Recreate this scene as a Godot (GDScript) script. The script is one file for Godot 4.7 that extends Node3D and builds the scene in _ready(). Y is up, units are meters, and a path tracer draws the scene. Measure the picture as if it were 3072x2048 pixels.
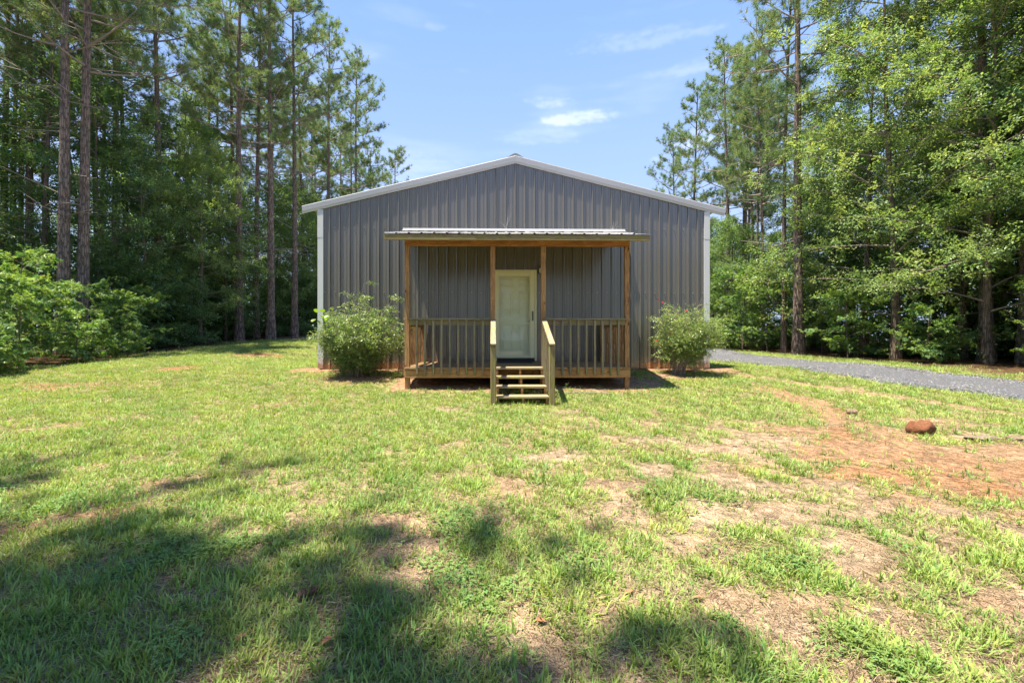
extends Node3D
# A grey metal building with a wooden porch in a clearing between pine woods.
# y is up, metres; the building's front wall stands in the plane z = 0 and the lawn falls away towards +z.

const EYE := Vector3(-0.535, 0.68, 10.73)
var rng := RandomNumberGenerator.new()
var M := {}
var taken := {}
var noise_a := FastNoiseLite.new()
var noise_b := FastNoiseLite.new()
var noise_c := FastNoiseLite.new()


class Geo:
	var v := PackedVector3Array()
	var n := PackedVector3Array()
	var uv := PackedVector2Array()
	var c := PackedColorArray()

	func add(src: Geo, t: Transform3D) -> void:
		v.append_array(t * src.v)
		c.append_array(src.c)
		if src.uv.size():
			uv.append_array(src.uv)

	func tri(a: Vector3, b: Vector3, d: Vector3, col := Color.WHITE) -> void:
		v.push_back(a); v.push_back(b); v.push_back(d)
		c.push_back(col); c.push_back(col); c.push_back(col)

	# a triangle turned so that its front looks along "out"
	func face(a: Vector3, b: Vector3, d: Vector3, out: Vector3, ua := Vector2.ZERO, ub := Vector2.ZERO, ud := Vector2.ZERO) -> void:
		if (b - a).cross(d - a).dot(out) > 0.0:
			v.push_back(a); v.push_back(d); v.push_back(b)
			uv.push_back(ua); uv.push_back(ud); uv.push_back(ub)
		else:
			v.push_back(a); v.push_back(b); v.push_back(d)
			uv.push_back(ua); uv.push_back(ub); uv.push_back(ud)

	func quad(a: Vector3, b: Vector3, d: Vector3, e: Vector3, out: Vector3, ua := Vector2.ZERO, ub := Vector2.ZERO, ud := Vector2.ZERO, ue := Vector2.ZERO) -> void:
		face(a, b, d, out, ua, ub, ud)
		face(a, d, e, out, ua, ud, ue)

	func mesh() -> ArrayMesh:
		var arr := []
		arr.resize(Mesh.ARRAY_MAX)
		arr[Mesh.ARRAY_VERTEX] = v
		if n.size() == v.size():
			arr[Mesh.ARRAY_NORMAL] = n
		if uv.size() == v.size():
			arr[Mesh.ARRAY_TEX_UV] = uv
		if c.size() == v.size():
			arr[Mesh.ARRAY_COLOR] = c
		var m := ArrayMesh.new()
		m.add_surface_from_arrays(Mesh.PRIMITIVE_TRIANGLES, arr)
		return m

	# a tapered tube along points; smooth normals; u round, v along
	func tube(pts: Array, radii: Array, sides: int, v_scale := 1.0, cap := false) -> void:
		var rings := []
		var norms := []
		var along := 0.0
		var vs := []
		for k in pts.size():
			var p: Vector3 = pts[k]
			var d: Vector3 = (pts[mini(k + 1, pts.size() - 1)] - pts[maxi(k - 1, 0)]).normalized()
			var x := d.cross(Vector3(0.31, 0.17, 0.93)).normalized()
			var y := d.cross(x).normalized()
			var ring := PackedVector3Array()
			var nn := PackedVector3Array()
			for s in sides:
				var a := TAU * s / sides
				var o := x * cos(a) + y * sin(a)
				ring.push_back(p + o * radii[k])
				nn.push_back(o)
			rings.append(ring)
			norms.append(nn)
			if k > 0:
				along += (pts[k] - pts[k - 1]).length()
			vs.append(along * v_scale)
		for k in pts.size() - 1:
			for s in sides:
				var t := (s + 1) % sides
				var u0 := float(s) / sides
				var u1 := float(s + 1) / sides
				v.append_array(PackedVector3Array([rings[k][s], rings[k + 1][t], rings[k][t], rings[k][s], rings[k + 1][s], rings[k + 1][t]]))
				n.append_array(PackedVector3Array([norms[k][s], norms[k + 1][t], norms[k][t], norms[k][s], norms[k + 1][s], norms[k + 1][t]]))
				uv.append_array(PackedVector2Array([Vector2(u0, vs[k]), Vector2(u1, vs[k + 1]), Vector2(u1, vs[k]), Vector2(u0, vs[k]), Vector2(u0, vs[k + 1]), Vector2(u1, vs[k + 1])]))
		if cap:
			var last: PackedVector3Array = rings[-1]
			var nd: Vector3 = (pts[-1] - pts[-2]).normalized()
			for s in sides:
				v.append_array(PackedVector3Array([pts[-1], last[(s + 1) % sides], last[s]]))
				n.append_array(PackedVector3Array([nd, nd, nd]))
				uv.append_array(PackedVector2Array([Vector2(0.5, 0), Vector2(0.5, 0), Vector2(0.5, 0)]))


# ------------------------------------------------------------------ naming
func numbered(called: String) -> String:
	taken[called] = taken.get(called, -1) + 1
	return called if taken[called] == 0 else "%s_%03d" % [called, taken[called]]


func thing(called: String, label: String, category: String, at := Vector3.ZERO, turn := 0.0, group := "") -> Node3D:
	var o := Node3D.new()
	o.name = numbered(called)
	add_child(o)
	o.position = at
	o.rotation.y = turn
	tag(o, label, category, group)
	return o


func tag(o: Node3D, label: String, category: String, group := "") -> void:
	o.set_meta("label", label)
	o.set_meta("category", category)
	if group:
		o.set_meta("group", group)


func part(called: String, m: Mesh, mat: Material, parent: Node3D, at := Vector3.ZERO, turn := Vector3.ZERO) -> MeshInstance3D:
	var o := MeshInstance3D.new()
	o.name = called
	o.mesh = m
	o.material_override = mat
	o.position = at
	o.rotation = turn
	parent.add_child(o, true)
	return o


func node(called: String, parent: Node3D, at := Vector3.ZERO) -> Node3D:
	var o := Node3D.new()
	o.name = called
	o.position = at
	parent.add_child(o, true)
	return o


func dup(o: Node3D, at: Vector3, turn: float, size := 1.0, label := "", group := "", lean := Vector2.ZERO) -> Node3D:
	var r: Node3D = o.duplicate()
	r.name = numbered(String(o.name).trim_suffix("_000"))
	add_child(r)
	r.transform = Transform3D(Basis.from_euler(Vector3(lean.x, turn, lean.y)).scaled(Vector3.ONE * size), at)
	if label:
		r.set_meta("label", label)
	if group:
		r.set_meta("group", group)
	return r


# ------------------------------------------------------------------ terrain
func ss(a: float, b: float, x: float) -> float:
	var t := clampf((x - a) / (b - a), 0.0, 1.0)
	return t * t * (3.0 - 2.0 * t)


func ground_y(x: float, z: float) -> float:
	var y := 0.0
	if z > 0.0:
		y = -0.113 * minf(z, 3.4) - 0.064 * clampf(z - 3.4, 0.0, 9.0) - 0.02 * maxf(0.0, z - 12.4)
	else:
		var l := 1.0 - ss(-8.5, -5.0, x)
		y = minf(-z, 30.0) * (0.06 * l + 0.02 * (1.0 - l) * ss(5.0, 8.0, x))
	var far := ss(0.3, 2.0, z) + ss(5.2, 7.0, absf(x))
	y += noise_a.get_noise_2d(x * 0.55, z * 0.55) * 0.035 * minf(1.0, far)
	return y


# the lawn's surface with its small bumps
func lawn_y(x: float, z: float) -> float:
	var y := ground_y(x, z)
	if absf(x) < 14.0 and z > 0.5:
		y += (noise_c.get_noise_2d(x * 21.0, z * 21.0) * 0.008 + noise_b.get_noise_2d(x * 4.0 + 11.0, z * 4.0) * 0.012) * woods_clear(x, z)
	return y


# bare ground: x, z, radius across, radius along, how orange
const BARE := [[2.80, 5.43, 0.72, 0.40, 0.1], [1.87, 6.86, 0.45, 0.23, 0.0], [1.25, 7.34, 0.35, 0.24, 0.0], [1.63, 7.80, 0.21, 0.18, 0.0], [3.09, 6.47, 0.45, 0.22, 0.9], [2.87, 7.03, 0.15, 0.17, 0.6], [3.71, 6.83, 0.45, 0.42, 0.9], [0.69, 8.37, 0.25, 0.13, 0.2], [1.11, 8.38, 0.23, 0.12, 0.3], [2.13, 8.37, 0.18, 0.16, 0.3], [0.03, 5.98, 0.56, 0.20, 0.0], [1.07, 6.31, 0.28, 0.18, 0.0], [1.44, 5.35, 0.30, 0.19, 0.0], [-1.26, 7.37, 0.38, 0.17, 0.3], [-0.94, 7.76, 0.19, 0.14, 0.2], [0.38, 7.21, 0.25, 0.17, 0.1], [0.04, 8.45, 0.14, 0.12, 0.2], [-8.75, 1.78, 1.12, 0.40, 0.8], [-8.05, -0.19, 0.56, 0.5, 0.9], [-7.95, -3.73, 0.95, 0.75, 0.9], [-6.43, 4.61, 0.52, 0.24, 0.3], [-5.78, 4.21, 0.44, 0.22, 0.2], [-4.45, 6.22, 0.13, 0.14, 0.4], [-3.57, 7.30, 0.24, 0.15, 0.8], [-3.82, 7.52, 0.2, 0.14, 0.8], [-3.37, 6.67, 0.34, 0.10, 0.5], [-4.06, 3.28, 0.5, 0.23, 0.3], [-1.30, 3.67, 0.24, 0.18, 0.0], [0.59, 3.82, 0.32, 0.18, 0.0], [-3.3, 1.2, 1.0, 0.55, 0.5], [3.4, 0.9, 0.6, 0.45, 0.4], [2.3, 1.6, 0.8, 0.7, 0.3], [3.55, 5.75, 0.8, 0.42, 0.6], [4.5, 6.5, 0.85, 0.6, 0.8], [2.1, 5.75, 0.6, 0.25, 0.1], [1.7, 7.3, 0.5, 0.2, 0.1], [5.6, 4.5, 0.6, 0.25, 0.3], [3.3, 5.0, 0.5, 0.3, 0.5], [5.0, 5.9, 0.9, 0.4, 0.5], [4.0, 6.1, 0.9, 0.5, 0.7]]
const TRACKS := [[0.22, 0.35, [4.3, -0.3, 4.51, 0.1, 5.29, 1.18, 5.98, 2.15, 6.55, 2.96, 7.06, 3.6, 7.35, 4.14, 8.0, 5.2]], [0.36, 0.6, [4.66, 2.3, 4.69, 2.56, 4.76, 3.17, 4.59, 4.0, 4.33, 4.69, 4.26, 5.47, 4.2, 6.28, 4.17, 6.8, 4.0, 7.6]], [0.2, 0.8, [4.35, 4.7, 3.6, 5.35, 2.9, 5.7]]]
const ROAD := [12.5, -19.0, 9.4, -11.0, 7.5, -5.5, 8.05, 0.4, 9.45, 2.4, 11.2, 4.6, 15.5, 9.5]


func line_gap(x: float, z: float, p: Array) -> float:
	var best := 1e9
	var q := Vector2(x, z)
	for k in range(0, p.size() - 3, 2):
		var c := Geometry2D.get_closest_point_to_segment(q, Vector2(p[k], p[k + 1]), Vector2(p[k + 2], p[k + 3]))
		best = minf(best, c.distance_to(q))
	return best


# x: how bare (0..1), y: how orange the soil is
func bareness(x: float, z: float) -> Vector2:
	var b := 0.0
	var o := 0.25 + 0.25 * noise_a.get_noise_2d(x * 0.4 + 40.0, z * 0.4)
	var w := noise_b.get_noise_2d(x * 2.6, z * 2.6) * 0.55 + noise_b.get_noise_2d(x * 9.0, z * 9.0) * 0.3
	for e in BARE:
		var dx: float = (x - e[0]) / e[2]
		var dz: float = (z - e[1]) / e[3]
		var d := dx * dx + dz * dz
		if d < 5.0:
			var k := (1.0 - ss(0.45, 1.35, sqrt(d) + w * 0.9)) * (0.7 if e[0] < -2.5 and e[1] > 1.5 else 1.0)
			if k > b:
				b = k
				o = e[4]
	if x > 2.0 and z > -1.5 and z < 9.0:
		for t in TRACKS:
			var g := line_gap(x, z, t[2])
			var k := 0.9 * (1.0 - ss(t[0] * 0.35, t[0] * 1.5, g + w * 0.32))
			if k > b:
				b = k
				o = t[1]
	# a splash strip along the wall and the dry soil under the porch
	if z < 2.4 and z > -0.6 and absf(x) < 5.2:
		var k := 1.0 - ss(0.25, 0.6, z + w * 0.25)
		if x > -2.5 and x < 2.4:
			k = maxf(k, 1.0 - ss(2.05, 2.75, z + w * 0.4))
		if k > b:
			b = k
			o = 0.55
	return Vector2(b, o)


# how much grass grows (0..1)
func grassy(x: float, z: float, bare: float) -> float:
	var thin := ss(-2.2, 2.8, x) * ss(3.0, 5.2, z)
	var g := 0.93 - 0.47 * thin - 0.20 * ss(4.5, 7.0, z)
	var w := noise_b.get_noise_2d(x * 1.5 + 7.0, z * 1.5) + 0.5 * noise_b.get_noise_2d(x * 5.0, z * 5.0 + 3.0)
	g += w * (0.6 + 0.75 * thin + 0.4 * ss(4.5, 7.0, z))
	g *= 1.0 - bare
	g *= woods_clear(x, z)
	g *= ss(1.0, 1.45, line_gap(x, z, ROAD) + w * 0.2) if x > 4.0 else 1.0
	return clampf(g, 0.0, 1.0)


# 1 on the clearing, 0 in the woods
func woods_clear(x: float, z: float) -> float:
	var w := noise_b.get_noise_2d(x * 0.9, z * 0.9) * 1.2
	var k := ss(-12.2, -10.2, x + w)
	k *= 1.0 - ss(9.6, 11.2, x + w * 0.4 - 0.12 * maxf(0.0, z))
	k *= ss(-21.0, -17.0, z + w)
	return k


# ------------------------------------------------------------------ textures and materials
func lin(r: float, g: float, b: float) -> Color:
	return Color(r, g, b).linear_to_srgb()


func mat(called: String, col: Color, rough := 0.7, metal := 0.0) -> StandardMaterial3D:
	var m := StandardMaterial3D.new()
	m.resource_name = called
	m.albedo_color = col
	m.roughness = rough
	m.metallic = metal
	M[called] = m
	return m


func make_noise(freq: float, seed_n: int, octaves := 4) -> FastNoiseLite:
	var f := FastNoiseLite.new()
	f.seed = seed_n
	f.noise_type = FastNoiseLite.TYPE_SIMPLEX_SMOOTH
	f.frequency = freq
	f.fractal_octaves = octaves
	return f


func image_of(w: int, h: int, fn: Callable) -> ImageTexture:
	var im := Image.create(w, h, false, Image.FORMAT_RGB8)
	for y in h:
		for x in w:
			im.set_pixel(x, y, fn.call(x, y))
	return ImageTexture.create_from_image(im)


func leaf_mat(called: String, back: float, rough := 0.45, spec := 0.5) -> StandardMaterial3D:
	var m := mat(called, Color.WHITE, rough)
	m.vertex_color_use_as_albedo = true
	m.cull_mode = BaseMaterial3D.CULL_DISABLED
	m.backlight_enabled = true
	m.backlight = lin(back, back, back * 0.55)
	m.metallic_specular = spec
	return m


func make_materials() -> void:
	var f1 := make_noise(0.012, 3)
	var f2 := make_noise(0.06, 4, 2)
	# sawn timber: streaks along u, darker growth lines, a few knots
	var knots := []
	for k in 7:
		knots.append([rng.randf() * 512.0, 30.0 + rng.randf() * 196.0, 5.0 + rng.randf() * 7.0])
	var wood := func(x: int, y: int) -> Color:
		var bend := 0.0
		var dark := 0.0
		for k in knots:
			var dx: float = (x - k[0]) / 3.2
			var dy: float = y - k[1]
			var d := sqrt(dx * dx + dy * dy)
			bend += 16.0 * exp(-d * d / (k[2] * k[2] * 6.0)) * signf(dy)
			dark = maxf(dark, 1.0 - ss(k[2] * 0.35, k[2] * 0.8, sqrt(dx * dx * 3.2 + dy * dy)))
		var yy: float = y + bend + f1.get_noise_2d(x * 0.3, y * 0.9) * 14.0
		var ring := 0.5 + 0.5 * sin(yy * 0.42 + f1.get_noise_2d(x * 0.15, yy * 2.0) * 5.0)
		var fine := f2.get_noise_2d(x * 0.35, y * 6.0)
		var g := 0.76 + 0.22 * ring + 0.18 * fine + 0.14 * f1.get_noise_2d(x * 0.5 + 900.0, y * 0.8)
		var c := Color(g, g * (0.93 + 0.04 * ring), g * (0.83 + 0.08 * ring))
		return c.lerp(Color(0.30, 0.17, 0.08), dark * 0.8)
	var wood_tex := image_of(512, 256, wood)
	var grey := func(x: int, y: int) -> Color:
		var fine := f2.get_noise_2d(x * 0.3, y * 7.0)
		var streak := f1.get_noise_2d(x * 0.25, y * 5.0)
		var g := 0.80 + 0.16 * fine + 0.16 * streak
		var moss := ss(0.0, 0.5, f1.get_noise_2d(x * 1.3 + 300.0, y * 1.6))
		var crack := ss(0.48, 0.62, f2.get_noise_2d(x * 0.06 + 77.0, y * 3.0))
		return Color(g, g * (0.97 + 0.05 * moss), g * (0.92 - 0.25 * moss)).lerp(Color(0.22, 0.18, 0.13), crack * 0.8)
	var grey_tex := image_of(512, 256, grey)
	for w in [["new_wood", lin(0.46, 0.265, 0.115), wood_tex], ["beam_wood", lin(0.50, 0.23, 0.09), wood_tex], ["rim_wood", lin(0.48, 0.285, 0.115), wood_tex], ["deck_wood", lin(0.40, 0.27, 0.14), wood_tex], ["old_wood", lin(0.36, 0.305, 0.215), grey_tex], ["green_wood", lin(0.37, 0.31, 0.145), grey_tex], ["tread_wood", lin(0.47, 0.39, 0.26), grey_tex], ["grey_wood", lin(0.32, 0.285, 0.225), grey_tex], ["pale_wood", lin(0.42, 0.36, 0.25), grey_tex]]:
		var m := mat(w[0], w[1], 0.78)
		m.albedo_texture = w[2]
		m.heightmap_enabled = true
		m.heightmap_texture = w[2]
		m.heightmap_scale = 0.12
	# pine bark: long plates with dark furrows
	var cell := FastNoiseLite.new()
	cell.seed = 9
	cell.noise_type = FastNoiseLite.TYPE_CELLULAR
	cell.cellular_return_type = FastNoiseLite.RETURN_DISTANCE2_SUB
	cell.frequency = 0.035
	cell.cellular_jitter = 0.9
	var bark := func(x: int, y: int) -> Color:
		var a := TAU * x / 256.0
		var cx := cos(a) * 82.0
		var cz := sin(a) * 82.0
		var e := cell.get_noise_3d(cx + 3.0 * f2.get_noise_2d(x, y), y * 0.36, cz) + 1.0
		var plate := ss(0.06, 0.34, e)
		var g := 0.46 + 0.34 * plate + 0.16 * f2.get_noise_3d(cx * 2.0, y * 1.4, cz * 2.0)
		var tone := f1.get_noise_3d(cx, y * 0.5, cz)
		return Color(g * (1.0 + 0.08 * tone), g * (0.93 + 0.02 * tone), g * (0.87 - 0.05 * tone))
	var bark_tex := image_of(256, 512, bark)
	var b := mat("pine_bark", lin(0.47, 0.395, 0.355), 0.9)
	b.albedo_texture = bark_tex
	b.heightmap_enabled = true
	b.heightmap_texture = bark_tex
	b.heightmap_scale = 2.2
	var b2 := mat("smooth_bark", lin(0.42, 0.36, 0.30), 0.9)
	b2.albedo_texture = bark_tex
	b2.heightmap_enabled = true
	b2.heightmap_texture = bark_tex
	b2.heightmap_scale = 0.7
	mat("twig", lin(0.27, 0.22, 0.18), 0.9)
	leaf_mat("needles", 0.9, 0.5, 0.4)
	leaf_mat("leaves", 1.0, 0.42, 0.5)
	leaf_mat("shrub_leaves", 0.75, 0.38, 0.55)
	leaf_mat("grass_blades", 0.7, 0.5, 0.4)
	leaf_mat("straw", 0.3, 0.8, 0.2)
	mat("rose", lin(0.55, 0.05, 0.03), 0.6)
	# ground: soil colours come with the vertices; grain and small stones from here
	var g1 := make_noise(0.02, 21, 5)
	var g2 := make_noise(0.16, 22, 3)
	var soil := func(x: int, y: int) -> Color:
		var g := 0.82 + 0.28 * g1.get_noise_2d(x, y) + 0.24 * g2.get_noise_2d(x, y)
		var speck := ss(0.42, 0.55, g2.get_noise_2d(x * 1.7 + 500.0, y * 1.7))
		var dark := ss(0.40, 0.56, g2.get_noise_2d(x * 1.2 + 900.0, y * 1.2))
		g = lerpf(g, 0.55, dark * 0.7)
		g = lerpf(g, 1.05, speck * 0.6)
		return Color(g, g, g)
	var soil_tex := image_of(512, 512, soil)
	var gm := mat("soil", Color.WHITE, 0.95)
	gm.vertex_color_use_as_albedo = true
	gm.albedo_texture = soil_tex
	gm.uv1_triplanar = true
	gm.uv1_world_triplanar = true
	gm.uv1_scale = Vector3.ONE * 0.83
	gm.heightmap_enabled = true
	gm.heightmap_texture = soil_tex
	gm.heightmap_scale = 4.0
	gm.metallic_specular = 0.2
	var rm := mat("gravel_bed", lin(0.185, 0.185, 0.195), 0.95)
	rm.albedo_texture = soil_tex
	rm.uv1_triplanar = true
	rm.uv1_world_triplanar = true
	rm.uv1_scale = Vector3.ONE * 1.3
	rm.heightmap_enabled = true
	rm.heightmap_texture = soil_tex
	rm.heightmap_scale = 4.0
	var st := leaf_mat("stones", 0.0, 0.9, 0.3)
	st.backlight_enabled = false
	# painted steel with red clay splashed up its foot
	var clay := func(x: int, y: int) -> Color:
		var up := 1.0 - y / 128.0
		var n := g1.get_noise_2d(x * 1.5, y * 2.0) * 0.5 + g2.get_noise_2d(x * 0.8, y * 0.8) * 0.5
		var k := ss(0.0, 0.22, 0.44 + n * 0.55 - up * 1.25)
		var dots := ss(0.34, 0.42, g2.get_noise_2d(x * 1.3 + 40.0, y * 1.3)) * ss(0.0, 0.6, 0.75 - up)
		k = clampf(maxf(k * 0.85, dots * 0.7), 0.0, 1.0)
		return Color(1, 1, 1).lerp(Color(0, 0, 0), k)
	var mask := Image.create(1024, 128, false, Image.FORMAT_L8)
	for y in 128:
		for x in 1024:
			mask.set_pixel(x, y, clay.call(x, y))
	for w in [["wall_steel", Color(0.128, 0.112, 0.087), 0.24], ["white_trim", Color(0.60, 0.61, 0.59), 0.4]]:
		var base: Color = w[1]
		var im := Image.create(1024, 128, false, Image.FORMAT_RGB8)
		for y in 128:
			for x in 1024:
				var k := 1.0 - mask.get_pixel(x, y).r
				var c := base.lerp(Color(0.40, 0.17, 0.07), k)
				im.set_pixel(x, y, c.linear_to_srgb())
		var m := mat(w[0], Color.WHITE, w[2])
		m.albedo_texture = ImageTexture.create_from_image(im)
		m.texture_repeat = false
		m.metallic_specular = 0.72 if w[0] == "wall_steel" else 0.5
		if w[0] == "wall_steel":
			m.clearcoat_enabled = true
			m.clearcoat = 0.6
			m.clearcoat_roughness = 0.22
	mat("rake_trim", lin(0.52, 0.52, 0.525), 0.38)
	mat("soffit", lin(0.70, 0.64, 0.45), 0.7)
	mat("roof_steel", lin(0.62, 0.62, 0.62), 0.35, 0.25)
	mat("ridge_steel", lin(0.24, 0.24, 0.25), 0.5)
	var gv := mat("porch_roof_steel", lin(0.46, 0.455, 0.45), 0.4, 0.3)
	gv.albedo_texture = soil_tex
	gv.uv1_triplanar = true
	gv.uv1_scale = Vector3.ONE * 0.5
	mat("door_paint", lin(0.75, 0.745, 0.43), 0.45)
	mat("storm_paint", lin(0.82, 0.76, 0.43), 0.4)
	mat("black_plastic", lin(0.015, 0.015, 0.015), 0.4)
	mat("dark_rubber", lin(0.02, 0.02, 0.02), 0.9)
	mat("screw_steel", lin(0.35, 0.35, 0.36), 0.4, 0.6)
	mat("cobweb", lin(0.75, 0.75, 0.72), 0.9)
	var gl := mat("glass", Color(0.9, 0.95, 0.92, 0.06), 0.02)
	gl.transparency = BaseMaterial3D.TRANSPARENCY_ALPHA
	gl.metallic_specular = 0.6
	for w in [["red_rock", lin(0.36, 0.135, 0.05)], ["tan_rock", lin(0.42, 0.30, 0.18)], ["pale_rock", lin(0.47, 0.36, 0.24)]]:
		var m := mat(w[0], w[1], 0.9)
		m.albedo_texture = soil_tex
		m.uv1_triplanar = true
		m.uv1_scale = Vector3(2.5, 6.0, 2.5)
		m.heightmap_enabled = true
		m.heightmap_texture = soil_tex
		m.heightmap_scale = 3.0
	mat("cone_scale", lin(0.16, 0.095, 0.055), 0.8)
	mat("dead_leaf", lin(0.30, 0.13, 0.05), 0.7)


# ------------------------------------------------------------------ shapes
var boxes := {}


# a board: chamfered box, its grain along its longest side
func board(size: Vector3, variant := 0, bevel := 0.004) -> ArrayMesh:
	var key := [size, variant, bevel]
	if boxes.has(key):
		return boxes[key]
	var g := Geo.new()
	var h := size * 0.5
	var long := size.max_axis_index()
	var off := Vector2(variant * 0.377, variant * 0.219)
	var to_uv := func(p: Vector3, axis: int) -> Vector2:
		var other := 3 - axis - long if axis != long else (long + 1) % 3
		if axis == long:
			return Vector2(p[(long + 2) % 3] * 0.3, p[other] * 2.2) + off
		return Vector2(p[long] * 0.7, p[other] * 2.2 + 0.31 * axis) + off
	for axis in 3:
		var a := (axis + 1) % 3
		var b := (axis + 2) % 3
		for s in [-1.0, 1.0]:
			var c := []
			for q in [[-1, -1], [1, -1], [1, 1], [-1, 1]]:
				var p := Vector3.ZERO
				p[axis] = s * h[axis]
				p[a] = q[0] * (h[a] - bevel)
				p[b] = q[1] * (h[b] - bevel)
				c.append(p)
			var out := Vector3.ZERO
			out[axis] = s
			g.quad(c[0], c[1], c[2], c[3], out, to_uv.call(c[0], axis), to_uv.call(c[1], axis), to_uv.call(c[2], axis), to_uv.call(c[3], axis))
	for axis in 3:
		var a := (axis + 1) % 3
		var b := (axis + 2) % 3
		for sa in [-1.0, 1.0]:
			for sb in [-1.0, 1.0]:
				var c := []
				for q in [[-1, 0], [1, 0], [1, 1], [-1, 1]]:
					var p := Vector3.ZERO
					p[axis] = q[0] * (h[axis] - bevel)
					p[a] = sa * (h[a] - (bevel if q[1] else 0.0))
					p[b] = sb * (h[b] - (0.0 if q[1] else bevel))
					c.append(p)
				var out := Vector3.ZERO
				out[a] = sa
				out[b] = sb
				g.quad(c[0], c[1], c[2], c[3], out, to_uv.call(c[0], a), to_uv.call(c[1], a), to_uv.call(c[2], a), to_uv.call(c[3], a))
	for sx in [-1.0, 1.0]:
		for sy in [-1.0, 1.0]:
			for sz in [-1.0, 1.0]:
				g.face(Vector3(sx * h.x, sy * (h.y - bevel), sz * (h.z - bevel)), Vector3(sx * (h.x - bevel), sy * h.y, sz * (h.z - bevel)), Vector3(sx * (h.x - bevel), sy * (h.y - bevel), sz * h.z), Vector3(sx, sy, sz), off, off, off)
	boxes[key] = g.mesh()
	return boxes[key]


# a board spanning lo..hi
func span(called: String, lo: Vector3, hi: Vector3, m: Material, parent: Node3D, variant := 0, bevel := 0.004) -> MeshInstance3D:
	var size := (hi - lo).snapped(Vector3.ONE * 0.0005)
	return part(called, board(size, variant, bevel), m, parent, (lo + hi) * 0.5)


# a polygon in the x-y plane drawn out along z
func prism(poly: PackedVector2Array, z0: float, z1: float) -> Geo:
	var g := Geo.new()
	var idx := Geometry2D.triangulate_polygon(poly)
	for k in range(0, idx.size(), 3):
		for z in [z0, z1]:
			var q := []
			for j in 3:
				q.append(Vector3(poly[idx[k + j]].x, poly[idx[k + j]].y, z))
			g.face(q[0], q[1], q[2], Vector3(0, 0, signf(z - (z0 + z1) * 0.5)), poly[idx[k]], poly[idx[k + 1]], poly[idx[k + 2]])
	var mid := Vector2.ZERO
	for p in poly:
		mid += p / poly.size()
	for k in poly.size():
		var p := poly[k]
		var q := poly[(k + 1) % poly.size()]
		var nrm := Vector2(q.y - p.y, p.x - q.x)
		if Geometry2D.is_point_in_polygon((p + q) * 0.5 + nrm.normalized() * 0.001, poly):
			nrm = -nrm
		g.quad(Vector3(p.x, p.y, z0), Vector3(q.x, q.y, z0), Vector3(q.x, q.y, z1), Vector3(p.x, p.y, z1), Vector3(nrm.x, nrm.y, 0), p, q, q, p)
	return g


# ------------------------------------------------------------------ metal building
const RIB := 0.2287
const HALF := 4.6
const EAVE := 3.735
const PITCH := 0.2445
const DEEP := 12.2


# [x, height above the sheet] of one rib period that starts at a rib's middle
func rib_profile() -> Array:
	return [[0.0, 0.030], [0.008, 0.029], [0.013, 0.025], [0.027, 0.0], [0.066, 0.0], [0.070, 0.0045], [0.080, 0.0045], [0.084, 0.0], [0.145, 0.0], [0.149, 0.0045], [0.159, 0.0045], [0.163, 0.0], [RIB - 0.027, 0.0], [RIB - 0.013, 0.025], [RIB - 0.008, 0.029]]


# an upright ribbed sheet from x0 over n ribs; top(x) and bottom(x) give its ends; clay uv over the lowest 0.6 m
func ribbed(x0: float, n: int, lo: Callable, hi: Callable, cuts: Array = []) -> ArrayMesh:
	var cols := []
	for k in n:
		for q in rib_profile():
			cols.append(Vector2(x0 + k * RIB + q[0], q[1]))
	cols.append(Vector2(x0 + n * RIB, 0.030))
	for cut in cuts:
		for s in [-0.0004, 0.0004]:
			cols.append(Vector2(cut + s, 0.0))
	cols.sort_custom(func(a, b): return a.x < b.x)
	var g := Geo.new()
	for k in cols.size() - 1:
		var a: Vector2 = cols[k]
		var b: Vector2 = cols[k + 1]
		var ya: float = lo.call(a.x)
		var yb: float = lo.call(b.x)
		if absf(ya - yb) > 0.3:
			continue
		var ta: float = hi.call(a.x)
		var tb: float = hi.call(b.x)
		var u := func(x: float, y: float) -> Vector2: return Vector2(x / 9.4 + 0.5, 1.0 - y / 0.6)
		# thin sheet never lies quite flat between its girts
		var rows := 7
		for r in rows:
			var q0 := float(r) / rows
			var q1 := float(r + 1) / rows
			var c := [Vector2(a.x, lerpf(ya, ta, q0)), Vector2(b.x, lerpf(yb, tb, q0)), Vector2(b.x, lerpf(yb, tb, q1)), Vector2(a.x, lerpf(ya, ta, q1))]
			var hh := [a.y, b.y, b.y, a.y]
			var p := []
			for j in 4:
				p.append(Vector3(c[j].x, c[j].y, hh[j] + 0.0016 * noise_b.get_noise_2d(c[j].x * 1.6, c[j].y * 1.1)))
			g.quad(p[0], p[1], p[2], p[3], Vector3(0, 0, 1), u.call(c[0].x, c[0].y), u.call(c[1].x, c[1].y), u.call(c[2].x, c[2].y), u.call(c[3].x, c[3].y))
	return g.mesh()


func gable(x: float) -> float:
	return EAVE + (HALF - absf(x)) * PITCH


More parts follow.
